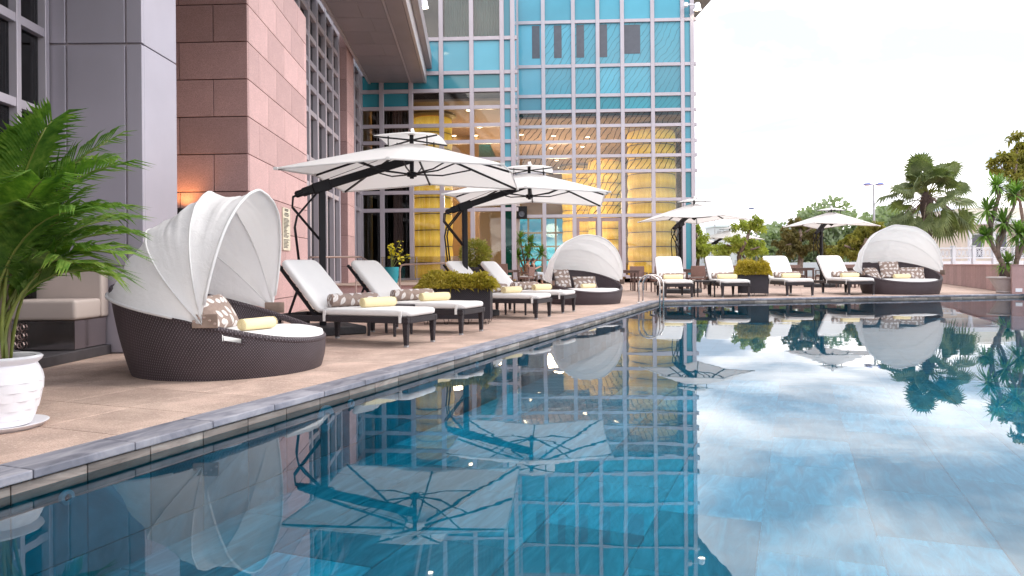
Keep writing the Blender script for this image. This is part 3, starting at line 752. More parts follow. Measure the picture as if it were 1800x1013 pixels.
# eave of the tower that rises behind the glass wall
ev = P(1222, 29, 56); up_ = thing('roof_eave', 'grey roof eave jutting out past the top right corner of the glass wall', 'roof', (ev.x, ev.y, ev.z), BY)
MB().bb((-20, -14, .03), (0, 22, .5)).build('slab', M['soffit'], up_)
MB().bb((.0, -14, 0), (.12, 22, .9)).build('fascia', M['soffit'], up_)
for k in range(11): MB().bb((-6, -14+k*1.6, 0), (-.004, -14+k*1.6+1.58, .029)).build('soffit_panel', M['soffit'], up_)
MB().bb((-24, -15, -4.7), (-9, 20, .02)).build('tower_wall', M['soffit'], up_)

# ------------------------------------------------------------------ raised terrace, rails
tr_ = struct('terrace', MB().bb((-7.6, 24.4, -.02), (-.6, 34, .272)), M['granite'])
struct('terrace_edge', MB().bb((-7.6, 24.3, .274), (-.55, 38, .30)), M['paver'])
hr = thing('handrail', 'bronze handrail beside the strip windows behind the loungers', 'handrail', (0, 0, 0), 0, 'terrace handrails')
a, b, c = P(543, 452.5, 21), P(634.5, 451.6, 21), P(656, 466, 20)
MB().tube([a, b, c], .03).build('rail', M['bronze'], hr, smooth=40)
for q in (a+Vector((.4, 0, 0)), b-Vector((.15, 0, 0)), c): MB().tube([q, (q.x, q.y, 0)], .02).build('post', M['bronze'], hr)
hr = thing('handrail', 'bronze handrail with a curved end in front of the teal pot', 'handrail', (0, 0, 0), 0, 'terrace handrails')
a, b = P(705.5, 465, 24.2), P(815, 461.6, 24.2)
MB().tube([(a.x-.05, a.y, .0), (a.x-.05, a.y, a.z-.15), (a.x, a.y, a.z-.03), (a.x+.12, a.y, a.z), b, (b.x, b.y, 0)], .03).build('rail', M['bronze'], hr, smooth=40)
gr_ = thing('glass_railing', 'clear glass railing on the raised terrace by the yellow lantern', 'railing', (0, 0, 0))
for k in range(3):
    x0 = -5.0+k*1.35; MB().bb((x0, 28.0, .31), (x0+1.3, 28.02, 1.3)).build('glass_panel', M['glass'], gr_)
    MB().bb((x0-.04, 27.98, .30), (x0-.01, 28.04, 1.3)).build('post', M['steel'], gr_)
# ------------------------------------------------------------------ sun loungers
def rbox(a, b, bev, seg=3):
    return MB().bb(a, b), dict(bevel=bev, seg=seg, smooth=True)
def make_lounger(label):
    t = thing('sun_lounger', label, 'sun lounger', (0, 0, 0), 0, 'dark framed sun loungers with white cushions')
    W2, zr, zt = .345, .265, .335
    fr = MB()
    for s in (-1, 1): fr.bb((-1.93, s*W2-(.055 if s > 0 else 0), zr), (0, s*W2+(.055 if s < 0 else 0), zt))
    fr.bb((-.055, -W2+.056, zr), (0, W2-.056, zt)).bb((-1.93, -W2+.056, zr), (-1.875, W2-.056, zt)).bb((-1.25, -W2+.056, zr), (-1.2, W2-.056, zt-.005)).bb((-1.2, -.25, zt-.02), (-.05, .25, zt-.008))
    fr.build('frame', M['lframe'], t, bevel=.006)
    def leg(x, y):
        mb = MB(); hw, hb = .033, .021
        vs = [(x+sx*hb, y+sy_*hb, 0) for sx, sy_ in ((-1, -1), (1, -1), (1, 1), (-1, 1))]+[(x+sx*hw, y+sy_*hw, zr) for sx, sy_ in ((-1, -1), (1, -1), (1, 1), (-1, 1))]
        l_ = mb.add(vs, [(3, 2, 1, 0), (4, 5, 6, 7), (0, 1, 5, 4), (1, 2, 6, 5), (2, 3, 7, 6), (3, 0, 4, 7)]).build('leg', M['lframe'], t, bevel=.004)
        MB().bb((x-.0225, y-.0225, 0), (x+.0225, y+.0225, .022)).build('foot_cap', M['galv'], l_, bevel=.002)
    for x in (-.045, -1.42):
        for y in (-.305, .305): leg(x, y)
    # seat cushion, softly crowned
    def sup(cx, cy, cz, hx, hy, hz, n=5, nu=28, nv=14, M_=None):
        def fn(u, v):
            a, b = 2*math.pi*u, math.pi*(v-.5)
            f = lambda c, e: math.copysign(abs(c)**e, c)
            p = Vector((f(math.cos(b), 2/n)*f(math.cos(a), 2/n)*hx, f(math.cos(b), 2/n)*f(math.sin(a), 2/n)*hy, f(math.sin(b), .55)*hz))
            p.z += .006*noise.noise(Vector((p.x*4+cx, p.y*4, cz*7)))
            if M_: p = M_ @ p
            return (p.x+cx, p.y+cy, p.z+cz)
        return MB().grid(fn, nu*2, nv, wrap=True, flip=False)
    sup(-.60, 0, .378, .615, .335, .05, 9).build('seat_cushion', M['cushion'], t, smooth=True)
    al = R(47); ca, sa = math.cos(al), math.sin(al)
    Mb = Matrix.Rotation(al, 4, 'Y'); L2 = .41
    hx_, hz_ = -1.215, .36
    cx, cz = hx_-ca*L2+sa*.0, hz_+sa*L2
    sup(cx-.0, 0, cz+.02, L2+.01, .335, .05, 9, M_=Mb).build('back_cushion', M['cushion'], t, smooth=True)
    bf = MB(); nrm = Vector((-sa, 0, -ca)); off = nrm*.055
    for s in (-1, 1): bf.bar(Vector((hx_, s*.31, hz_-.02))+off, Vector((hx_-ca*.83, s*.31, hz_+sa*.83))+off, .035, .03)
    for k in range(6): q = Vector((hx_-ca*(.1+k*.14), 0, hz_+sa*(.1+k*.14)))+off*1.05; bf.bar(q+Vector((0, -.3, 0)), q+Vector((0, .3, 0)), .02, .02)
    for k in range(5):
        for s in (-1, 1): bf.box(Vector((hx_-ca*(.2+k*.07), s*.28, hz_+sa*(.2+k*.07)))+off*1.5, (.03, .02, .035))
    bf.build('back_frame', M['black'], t)
    sb = MB(); q = Vector((hx_-ca*.46, 0, hz_+sa*.46))+off
    for s in (-1, 1): sb.bar(q+Vector((0, s*.26, 0)), (q.x-.16, s*.26, .30), .02, .025)
    sb.bar(q+Vector((0, -.26, 0)), q+Vector((0, .26, 0)), .02, .02)
    sb.build('back_support', M['black'], t)
    for x in (-.10, -1.13):
        for ya, yb in ((-W2-.004, -W2+.01), (W2-.01, W2+.004)): MB().bb((x-.018, ya, .27), (x+.018, yb, .40)).build('strap', M['cushion'], t, bevel=.002)
    return t
def roll(name, label, cat, r, ln, mt, loc, rz, group, swirl=False, scale=1):
    t = thing(name, label, cat, loc, rz, group, scale)
    n = 22
    def fn(u, v):
        x = (v-.5)*ln; rr = r*(1-.10*abs(2*v-1)**8)*(1+.02*math.sin(u*6.28*2+v*5)); a = u*2*math.pi
        return (x, rr*math.cos(a)*1.05, r*.97+rr*math.sin(a)*.97)
    MB().grid(fn, n, 12, wrap=True, uv=(2*math.pi*r, ln)).build('roll', mt, t, smooth=True)
    for s in (-1, 1):
        MB().lathe([(r*.9, 0), (r*.6, .008), (.001, .006)], 18).build('end', mt, t, loc=(s*ln/2, 0, r*.97), rot=(0, s*R(90), 0), smooth=True)
        if swirl:
            MB().tube([((s*(ln/2+.008)), (.012+r*.8*k/46)*math.cos(k*.5), r*.97+(.012+r*.8*k/46)*math.sin(k*.5)) for k in range(46)], .003, 5).build('fold', mt, t)
    if swirl: MB().bb((-ln/2+.005, r*.96, r*.3), (ln/2-.005, r*1.09, r*.62)).build('loose_edge', mt, t, bevel=.004)
    return t
FD = aL - R(90) - R(3)     # foot end points towards the pool
lg = []
foot = [((711.8, 611.8), (762.7, 600.4)), ((808.4, 590), (847.8, 581.6)), ((941.8, 562.2), (966, 556.7)), ((988.9, 551), (1008.9, 547.8))]
lab = ['white cushioned sun lounger beside the first daybed, nearest the camera', 'second sun lounger, between the nearest one and the long black planter', 'third sun lounger, just beyond the long black planter', 'fourth sun lounger, partly in front of the middle daybed']
proto = None
BR, TR = .085, .062
def dress(pos, ang, sc, who, mirror=1, al=25):
    al += random.uniform(-6, 6); pos = Vector(pos)+Vector((random.uniform(-.04, .04), random.uniform(-.03, .03), 0))
    Mx = Matrix.Translation(pos) @ Matrix.Rotation(ang, 4, 'Z') @ Matrix.Scale(sc, 4)
    b = Mx @ Vector((-1.0, .02, .425)); c = Mx @ Vector((-.62, -.02, .425))
    roll('bolster', 'leaf print bolster on the '+who, 'bolster', BR, .62, M['leafprint'], b, ang+R(90-al*mirror), 'leaf print bolsters on the loungers', scale=sc)
    roll('rolled_towel', 'rolled pale yellow towel on the '+who, 'towel', TR, .44, M['towel'], c, ang+R(90-al*mirror)+R(4), 'rolled towels', True, scale=sc)
for i, (a, b) in enumerate(foot):
    p, q = G(*a), G(*b); m_ = (p+q)/2
    ang = math.atan2((q-p).y, (q-p).x)-R(90)
    ang = FD if i > 1 else (FD*.6+ang*.4)
    d = Vector((math.cos(ang), math.sin(ang), 0))
    if proto is None: proto = make_lounger(lab[0]); o = proto; o.location = m_+d*.045; o.rotation_euler.z = ang
    else: o = dup(proto, lab[i], m_+d*.045, ang)
    if i == 1: dress(o.location, ang, 1, 'second lounger by the planter')
    elif i == 0: dress(o.location, ang, 1, 'nearest lounger')
    elif i == 2: dress(o.location, ang, 1, 'third lounger beyond the long planter')
    else: dress(o.location, ang, 1, 'fourth lounger in front of the middle daybed')
ff = [((1168.5, 524.8), (1221.4, 524.8)), ((1269, 524), (1323, 523.4)), ((1382, 522), (1436.6, 520.3)), ((1491, 520), (1545, 519))]
lab2 = ['far sun lounger right behind the pool ladder', 'far sun lounger left of the square golden planter', 'far sun lounger right of the square golden planter', 'far sun lounger left of the right hand daybed']
for i, (a, b) in enumerate(ff):
    p, q = G(*a), G(*b); m_ = (p+q)/2; ang = R(-94+2*i)
    sc = (q-p).length/.65; sc = 1.15
    d = Vector((math.cos(ang), math.sin(ang), 0))
    dup(proto, lab2[i], m_+d*.03+Vector((0, .12, 0)), ang, sc)
    dress(m_+d*.03+Vector((0, .12, 0)), ang, sc, lab2[i].replace('sun lounger', 'lounger'), 1, 5)

# ------------------------------------------------------------------ side tables
def side_table(label, loc, rz, s=1):
    t = thing('side_table', label, 'side table', loc, rz, 'dark woven side tables', s)
    MB().bb((-.24, -.24, .36), (.24, .24, .40)).build('table_top', M['lframe'], t, bevel=.006)
    for x in (-.2, .2):
        for y in (-.2, .2): MB().tube([(x, y, 0), (x, y, .36)], [.018, .028], 6).build('leg', M['lframe'], t)
c = (G(711.8, 611.8)+G(847.8, 581.6))/2
side_table('dark side table between the two nearest loungers', Vector((-1.62, 9.62, 0)), FD)
side_table('dark side table between the third and fourth loungers', G(914, 553.5)+Vector((0, .1, 0)), FD, 1)
side_table('dark side table between the far loungers left of the golden planter', G(1238, 522), R(-92), 1.15)

# ------------------------------------------------------------------ planters
def leafmass(mb, fn, n, l_, wd, up=.5, droop=.3):
    for _ in range(n):
        p, nr = fn()
        d = (nr + Vector((random.gauss(0, .45), random.gauss(0, .45), random.gauss(up*.6, .4)))).normalized()
        s = d.orthogonal().normalized(); s.rotate(Matrix.Rotation(random.uniform(0, 6.28), 3, d))
        k = random.uniform(.6, 1.25); a = p+d*l_*k*.55; b = p+d*l_*k-Vector((0, 0, droop*l_*k)); w2 = s*wd*.5*k
        i = len(mb.v); mb.v += [tuple(p-w2*.5), tuple(p+w2*.5), tuple(a+w2), tuple(b), tuple(a-w2)]; mb.f.append((i, i+1, i+2, i+3, i+4))
def planter(label, loc, rz, L_, W_, H_, mt, n, gh, seed):
    random.seed(seed)
    t = thing('planter', label, 'planter', loc, rz, 'black woven planters')
    zf = .085
    b = MB(); th = .03
    b.bb((-L_/2, -W_/2, zf), (L_/2, -W_/2+th, zf+H_)).bb((-L_/2, W_/2-th, zf), (L_/2, W_/2, zf+H_)).bb((-L_/2, -W_/2+th, zf), (-L_/2+th, W_/2-th, zf+H_)).bb((L_/2-th, -W_/2+th, zf), (L_/2, W_/2-th, zf+H_)).bb((-L_/2+th, -W_/2+th, zf), (L_/2-th, W_/2-th, zf+.02))
    b.build('box', M['wickerp'], t)
    MB().bb((-L_/2+th, -W_/2+th, zf+.02), (L_/2-th, W_/2-th, zf+H_-.05)).build('soil', M['soil'], t)
    nx = max(3, int(L_/.25))
    for sx in range(nx):
        x = -L_/2+.05+(L_-.1)*sx/(nx-1)
        for y in (-W_/2+.02, W_/2-.02): MB().tube([(x-.04, y, zf), (x-.02, y, .004), (x+.02, y, .004), (x+.04, y, zf)], .004, 5).build('wire_foot', M['black'], t)
    mb = MB()
    def fn():
        x, y = random.uniform(-L_/2-.04, L_/2+.04), random.uniform(-W_/2-.05, W_/2+.05)
        ex = max(abs(x)/(L_/2), 0)**9+max(abs(y)/(W_/2), 0)**6
        h = zf+H_-.04+gh*max(0, 1-.62*ex)*(.72+.6*noise.noise(Vector((x*6.1, y*6.1, seed))))*random.uniform(.35, 1)
        return Vector((x, y, h)), Vector((x/L_*1.2, y/W_*1.2, .5))
    leafmass(mb, fn, n, .125, .022, .5, .35)
    mb.build('foliage', mt, t, uv=False)
    return t
pc = G(862, 571)
planter('long black woven planter of yellow green shrubs between the loungers', Vector((-.86, 11.52, 0)), R(-3), 1.06, .50, .52, M['olive'], 7500, .24, 1)
planter('square black woven planter with golden foliage between the far loungers', G(1331, 521)+Vector((0, .35, 0)), R(-18), .82, .82, .56, M['golden'], 5200, .42, 2)
# ball topiary in a dark tub behind the second umbrella
random.seed(11)
tp = thing('topiary', 'round clipped shrub in a dark tub beside the second umbrella pole', 'potted plant', P(836, 500, 24.5)*1)
tp.location.z = .3
MB().lathe([(.26, 0), (.36, .5), (.40, .52), (.40, .58), (.34, .58), (.33, .5)], 24).build('tub', M['wickerp'], tp, smooth=40)
mb = MB()
def ballf():
    d = Vector((random.gauss(0, 1), random.gauss(0, 1), random.gauss(0, 1))).normalized(); return d*random.uniform(.28, .5)*(1+.12*noise.noise(d*3))+Vector((0, 0, 1.0)), d
leafmass(mb, ballf, 3000, .13, .03, .2, .2); mb.build('foliage', M['khaki'], tp, uv=False)

# ------------------------------------------------------------------ cantilever umbrellas
def umbrella(label, pole, hub, side, rz, k=1, crank=True, base=True):
    t = thing('umbrella', label, 'umbrella', (pole[0], pole[1], 0), 0, 'cream cantilever umbrellas')
    hx, hy = hub[0]-pole[0], hub[1]-pole[1]; dr = math.atan2(hy, hx)
    if base:
        s = MB().box((0, 0, .055*k), (.92*k, .92*k, .11*k), dr+R(12)).build('base_slab', plain('black_granite', (.03, .03, .035), .6, .3, 30, .4, 40) if 'black_granite' not in bpy.data.materials else bpy.data.materials['black_granite'], t, bevel=.015)
    MB().bb((-.045*k, -.045*k, .0), (.045*k, .045*k, 2.0*k)).build('pole', M['black'], t, rot=dr, bevel=.008)
    zt, zc, zm, z2 = 2.68*k, 2.15*k, 2.25*k, 2.83*k
    c = Vector((hx, hy, 0)); d = Vector((math.cos(dr), math.sin(dr), 0)); n = Vector((-d.y, d.x, 0))
    a = d*-.26*k+Vector((0, 0, 1.92*k)); b = c+Vector((0, 0, 2.44*k))
    MB().bar(a, b, .075*k, .115*k).build('arm', M['black'], t, bevel=.012)
    MB().box(Vector((0, 0, 2.01*k)), (.26*k, .11*k, .15*k), M=(b-a).to_track_quat('X', 'Z').to_matrix().to_4x4()).build('joint_bracket', M['black'], t, bevel=.015)
    j = MB().box(a, (.20*k, .10*k, .09*k), M=(b-a).to_track_quat('X', 'Z').to_matrix().to_4x4()).build('arm_end', M['black'], t, bevel=.02)
    if crank:
        for s in (-1, 1):
            o = n*s*.05*k
            MB().tube([a+o, a+o+d*-.12*k+Vector((0, 0, -.06*k)), a+o+d*-.13*k+Vector((0, 0, -.2*k)), d*-.03*k+o+Vector((0, 0, 1.28*k))], .014*k).build('lever', M['black'], t, smooth=True)
            MB().tube([d*-.06*k+o*1.6+Vector((0, 0, 1.93*k)), d*-.33*k+o*1.6+Vector((0, 0, 1.6*k)), d*-.36*k+o*1.6+Vector((0, 0, 1.45*k)), d*-.31*k+o*1.6+Vector((0, 0, 1.0*k))], .014*k).build('handle', M['black'], t, smooth=True)
    hb = c
    MB().lathe([(.001, 2.16*k), (.03*k, 2.16*k), (.032*k, 2.5*k), (.05*k, 2.52*k), (.03*k, 2.54*k), (.03*k, z2-.05*k), (.001, z2-.04*k)], 12, hb).build('hub', M['black'], t, smooth=40)
    MB().lathe([(.001, z2-.06*k), (.05*k, z2-.05*k), (.05*k, z2), (.03*k, z2+.04*k), (.001, z2+.05*k)], 14, hb).build('finial', M['steel'], t, smooth=40)
    rim = []
    for q in range(8):
        ang = rz+R(45*q); crn = q % 2 == 1
        r = side*k/2*(math.sqrt(2) if crn else 1)
        rim.append(c+Vector((math.cos(ang)*r, math.sin(ang)*r, zc if crn else zm)))
    top = c+Vector((0, 0, zt))
    # main canopy: eight gores, each slightly sagging between the ribs
    ng, nr_ = 6, 8
    def cp(u, v):
        s = u*8; i = int(s) % 8; f = s-int(s); e = rim[i].lerp(rim[(i+1) % 8], f)
        rr = .10+.90*v
        p = top.lerp(e, rr); p.z -= .028*k*math.sin(math.pi*f)*rr*math.sin(math.pi*min(1, .15+v*.8)); p.z += .006*k*math.sin(math.pi*rr)
        return p
    mb = MB().grid(cp, 8*ng, nr_, wrap=True, flip=True)
    cpy = mb.build('canopy', M['canopy'], t, smooth=35, uv=False)
    hem = MB().tube([cp(i/48, 1)+Vector((0, 0, -.012*k)) for i in range(49)], .012*k, 6).build('hem', M['canopy'], cpy)
    # top vent canopy on its own little frame
    rim2 = []
    for q in range(8):
        ang = rz+R(45*q); crn = q % 2 == 1; r = side*k*.155*(math.sqrt(2) if crn else 1)
        rim2.append(c+Vector((math.cos(ang)*r, math.sin(ang)*r, (zt+.03*k) if crn else (zt+.055*k))))
    top2 = c+Vector((0, 0, z2-.03*k))
    def cp2(u, v):
        s = u*8; i = int(s) % 8; f = s-int(s); e = rim2[i].lerp(rim2[(i+1) % 8], f); rr = .06+.94*v; p = top2.lerp(e, rr); p.z += .02*k*math.sin(math.pi*rr); return p
    MB().grid(cp2, 32, 4, wrap=True, flip=True).build('vent_canopy', M['canopy'], t, smooth=35, uv=False)
    vf = MB()
    for q in (1, 3, 5, 7):
        vf.bar(top2-Vector((0, 0, .09*k)), rim2[q]-Vector((0, 0, .015*k)), .018*k, .02*k)
        m_ = top2.lerp(rim2[q], .62); vf.bar(m_-Vector((0, 0, .02*k)), (m_.x, m_.y, cp((q)/8, .3).z), .016*k, .016*k)
    vf.build('vent_frame', M['black'], t)
    rbm = Vector((0, 0, -.025*k))
    for q in range(8):
        rb = MB()
        for f0, f1 in ((.1, .45), (.45, .8), (.8, .985)): rb.bar(cp(q/8, (f0-.1)/.9)+rbm, cp(q/8, (f1-.1)/.9)+rbm, .02*k, .028*k)
        r_ = rb.build('rib', M['black'], t)
        e = cp(q/8, .48)+rbm*1.4; h0 = hb+Vector((0, 0, 2.22*k)); mid = h0.lerp(e, .5)+Vector((0, 0, -.05*k))
        MB().tube([h0, mid, e], .011*k, 6).build('strut', M['black'], r_)
        MB().box(rim[q]+Vector((0, 0, -.01*k)), (.05*k, .05*k, .035*k)).build('rib_end', M['canopy'], r_)
    MB().lathe([(.03*k, 2.18*k), (.07*k, 2.19*k), (.07*k, 2.25*k), (.03*k, 2.26*k)], 14, hb).build('strut_ring', M['black'], t, smooth=40)
    MB().tube([a+Vector((0, 0, .06*k)), c+Vector((0, 0, 2.6*k))], .004*k, 5).build('cable', M['black'], t)
    return t
umbrella('large cream umbrella over the two nearest loungers', (-2.60, 9.95), (-1.42, 10.36), 2.84, R(-4))
umbrella('cream umbrella with its pole behind the long black planter', (-.86, 13.3), (.34, 13.75), 2.84, R(-4))
u3 = P(1197, 468, 23.2); h3 = P(1221, 468, 23.7)
umbrella('white umbrella in front of the right end of the glass wall', (u3.x, u3.y), (h3.x, h3.y), 2.35, R(28), 1.09, True)
u4, h4 = P(1444, 468, 28), P(1462, 468, 28.4)
umbrella('white umbrella left of the palm tree', (u4.x, u4.y), (h4.x, h4.y), 2.3, R(38), 1.1)
u5, h5 = P(1259, 468, 40), P(1283, 468, 40.4)
umbrella('small distant white umbrella in front of the light green tree', (u5.x, u5.y), (h5.x, h5.y), 2.4, R(30), 1.06)
u6, h6 = P(1188, 468, 43), P(1205, 468, 43.3)
umbrella('distant white umbrella half hidden behind the end of the glass wall', (u6.x, u6.y), (h6.x, h6.y), 2.75, R(20), 1.02)

# ------------------------------------------------------------------ round daybeds
def pillow(name, label, mt, loc, rot, w_, h_, d_, group):
    def fn(u, v):
        x, y = 2*u-1, 2*v-1
        e = max(0, (1-abs(x)**3.2)*(1-abs(y)**3.2))**.5
        pin = 1-.06*(1-abs(x))*abs(y)**3
        return (x*w_/2*(1-.05*(1-abs(y)**2)*abs(x)**6), y*h_/2*pin, e*d_/2)
    mb = MB().grid(fn, 18, 14, uv=(w_, h_)); mb.grid(lambda u, v: (lambda p: (p[0], p[1], -p[2]))(fn(u, v)), 18, 14, uv=(w_, h_), flip=True)
    o = mb.build(name, mt, None, loc, rot, smooth=True); return tag(o, label, 'pillow', group)
def daybed(label, loc, rz, sc, th1=100, seed=0):
    t = thing('daybed', label, 'daybed', loc, rz, 'round wicker daybeds with white hoods', sc)
    r0 = .80
    def hp(ph): return ((1-math.cos(ph))/2)
    def rimz(ph): return .262+.49*hp(ph)**1.25
    def rimr(ph): return .835+.13*hp(ph)**1.1
    NU, NVv = 144, 14
    def outer(u, v):
        ph = 2*math.pi*u-math.pi; z = rimz(ph)*v; r = r0+(rimr(ph)-r0)*(z/rimz(ph))**.9+.012*math.sin(v*math.pi)
        return (r*math.cos(ph), r*math.sin(ph), z)
    def inner(u, v):
        ph = 2*math.pi*u-math.pi; z = rimz(ph)*v; r = r0+(rimr(ph)-r0)*(z/rimz(ph))**.9-.045
        return (r*math.cos(ph), r*math.sin(ph), z)
    def hole(u, v):
        a = math.degrees(abs(2*math.pi*u-math.pi)); return 64 < a < 74 and .80 < v < .93
    mb = MB().grid(outer, NU, NVv, wrap=True, skip=hole, uv=(2*math.pi*.9, .5)); mb.grid(inner, NU, NVv, wrap=True, skip=hole, uv=(2*math.pi*.9, .5), flip=True)
    base = mb.build('wicker_base', M['wicker'], t, smooth=True)
    rp_ = [Vector(outer(i/96, 1)).lerp(Vector(inner(i/96, 1)), .5) for i in range(97)]
    MB().tube(rp_, .030, 8, False).build('rim', M['wicker'], base, smooth=True)
    for s in (-1, 1):
        u0, u1 = [(math.pi+s*R(a))/(2*math.pi) for a in (63.8, 74.2)]
        pts = [outer(u0, .80), outer(u1, .80), outer(u1, .93), outer(u0, .93), outer(u0, .80)]
        MB().tube(pts, .008, 6).build('handle_slot', M['wicker'], base)
    MB().lathe([(.001, .12), (.76, .12)], 40).build('deck_board', M['darkint'], t)
    pr_ = [(.001, .20), (.70, .20), (.775, .215), (.79, .26), (.775, .315), (.70, .338), (.35, .347), (.001, .35)]
    def cu(u, v):
        s = v*(len(pr_)-1); i = min(int(s), len(pr_)-2); f = s-i; r = pr_[i][0]+(pr_[i+1][0]-pr_[i][0])*f; z = pr_[i][1]+(pr_[i+1][1]-pr_[i][1])*f; a = 2*math.pi*u
        z += .006*noise.noise(Vector((r*math.cos(a)*5, r*math.sin(a)*5, seed))) + (.012*(r/.79)**3 if math.cos(a) > .3 else 0)
        return (r*math.cos(a)+.035, r*math.sin(a), z)
    MB().grid(cu, 64, 28, wrap=True).build('round_cushion', M['cushion'], t, smooth=True)
    # pram style hood
    a_, zp = .95, .50
    hoops = [12, 47, 77, th1]
    dep = [.04, .055, .075]
    def hood(u, v):
        th = hoops[0]+(hoops[3]-hoops[0])*u
        i = 0 if th < hoops[1] else (1 if th < hoops[2] else 2)
        f = (th-hoops[i])/(hoops[i+1]-hoops[i]); vv = math.pi*v; sv_ = math.sin(vv)
        Rr = .955+.075*max(0, min(1, (th-12)/30))+.09*max(0, (th-20)/80)
        Rr *= 1-dep[i]*math.sin(math.pi*f)**(.8)*sv_**1.5
        wr = .05*noise.noise(Vector((th*.045, v*5.0, 1.7+seed)))+.024*noise.noise(Vector((th*.11, v*2.3, 9.1+seed)))+.022*noise.noise(Vector((th*.10+v*5, v*14, 4+seed)))
        wr += .017*math.sin(math.pi*f)*noise.noise(Vector((th*.30, v*1.1, 3.3+seed)))+.007*math.sin(math.pi*f)*noise.noise(Vector((th*.7, v*2.2, 5.3+seed)))
        Rr += wr*sv_; t_ = R(th)
        y = -a_*math.cos(vv); s_ = (abs(sv_)**.82)
        drop = -.04*(1-s_)*math.sin(math.pi*u)
        return Vector((.13*max(0, min(1, (th-12)/30))-.02-Rr*math.cos(t_)*s_, y*(1-.015*math.sin(math.pi*f)), zp+Rr*math.sin(t_)*s_+drop))
    hd = MB().grid(hood, 96, 72).build('hood', M['hood'], t, smooth=True, uv=False)
    for k, th in enumerate(hoops):
        u = (th-hoops[0])/(hoops[3]-hoops[0])
        pts = [hood(u, .02+.96*j/48)*1 for j in range(49)]
        MB().tube([p+(p-Vector((0, 0, zp))).normalized()*.002 for p in pts], .013 if k in (0, 3) else .007, 7).build('hood_hoop', M['hood'], hd, smooth=True)
    brk = plain('hood_bracket_metal', (.30, .22, .18), .5, .2, 10, metal=.4) if 'hood_bracket_metal' not in bpy.data.materials else bpy.data.materials['hood_bracket_metal']
    for s in (-1, 1):
        b = MB().box((.13, s*.93, .49), (.20, .012, .11)).build('hood_bracket', brk, t, bevel=.004)
        for k in range(5): MB().lathe([(.012, 0), (.010, .008), (.001, .010)], 8).build('bolt', M['bronze'], b, loc=(.05+k*.04, s*.936, .49+.03*math.sin(k)), rot=(-s*R(90), 0, 0))
    return t
def local(t, v): return Matrix.Translation(t.location) @ t.rotation_euler.to_matrix().to_4x4() @ Matrix.Scale(t.scale[0], 4) @ Vector(v)
def bedstuff(t, items, who):
    rz = t.rotation_euler.z; s = t.scale[0]
    for k, (kind, v, rot, dims, lab_) in enumerate(items):
        if kind == 'p':
            o = pillow('pillow', lab_, M['leafprint'], local(t, v), (Matrix.Rotation(rz, 3, 'Z') @ rot).to_euler(), dims[0]*s, dims[1]*s, dims[2]*s, 'leaf print pillows on the daybeds')
        else: roll('rolled_towel', lab_, 'towel', .055*s, .36*s, M['towel'], local(t, v), rz+rot, 'rolled towels', True)
def lean(yaw, tilt): return Matrix.Rotation(yaw, 3, 'Z') @ Matrix.Rotation(R(90), 3, 'Z') @ Matrix.Rotation(tilt, 3, 'X')
d1 = daybed('wicker daybed with raised white hood at the left, nearest the camera', (-2.56, 6.58, 0), R(2), 1.0, 100, 0)
bedstuff(d1, [('p', (-.16, .12, .50), lean(0, R(58)), (.66, .36, .15), 'leaf print pillow leaning in the nearest daybed'),
              ('p', (-.22, -.46, .46), lean(R(25), R(55)), (.42, .32, .14), 'leaf print pillow at the near side of the nearest daybed'),
              ('t', (.27, -.08, .35), R(62), 0, 'rolled yellow towel on the nearest daybed')], '')
cm_ = G(1027, 530); cm_ = Vector((1.75, 17.35, 0))
d2 = daybed('wicker daybed with white hood in the middle, in front of the doors', cm_, R(-66), 1.02, 96, 3)
bedstuff(d2, [('p', (-.46, -.36, .58), lean(R(10), R(72)), (.46, .46, .16), 'upright square leaf print pillow on the middle daybed'),
              ('p', (-.40, .22, .48), lean(R(-8), R(60)), (.60, .32, .15), 'long leaf print pillow on the middle daybed'),
              ('t', (.1, .02, .352), R(96), 0, 'rolled yellow towel on the middle daybed')], '')
c3 = G(1617, 518.5)+Vector((0, 1.05, 0))
d3 = daybed('wicker daybed with white hood at the right, below the palm', c3, R(-90), 1.26, 88, 6)
bedstuff(d3, [('p', (-.42, -.02, .56), lean(R(0), R(70)), (.48, .42, .16), 'tall square leaf print pillow in the centre of the right daybed'),
              ('p', (-.30, -.50, .47), lean(R(28), R(58)), (.44, .32, .15), 'leaf print pillow at the left of the right daybed'),
              ('p', (-.32, .44, .47), lean(R(-20), R(58)), (.58, .32, .15), 'leaf print pillow at the right of the right daybed'),
              ('t', (.16, -.04, .352), R(92), 0, 'rolled yellow towel on the right daybed')], '')
d2.location = cm_

# ------------------------------------------------------------------ pool ladder
ld_ = thing('pool_ladder', 'stainless steel pool ladder with two looped rails at the pool corner', 'ladder', (0, 0, 0))
b0 = G(1122.7, 532.7)
for k in range(2):
    b = b0+dL*(k*.5); pts = [b]
    for j in range(13):
        a = math.pi*j/12; pts.append(b+nL*(.25-.25*math.cos(a))+Vector((0, 0, .42+.24*math.sin(a))))
    pts.append(b+nL*.5+Vector((0, 0, -.7)))
    MB().tube(pts, .021, 10).build('rail', M['steel'], ld_, smooth=True)
    MB().lathe([(.05, 0), (.05, .012), (.024, .03)], 16).build('flange', M['steel'], ld_, loc=b)
for z in (-.25, -.5): MB().box(b0+dL*.25+nL*.5+Vector((0, 0, z)), (.5, .09, .03), aL).build('step', M['steel'], ld_)

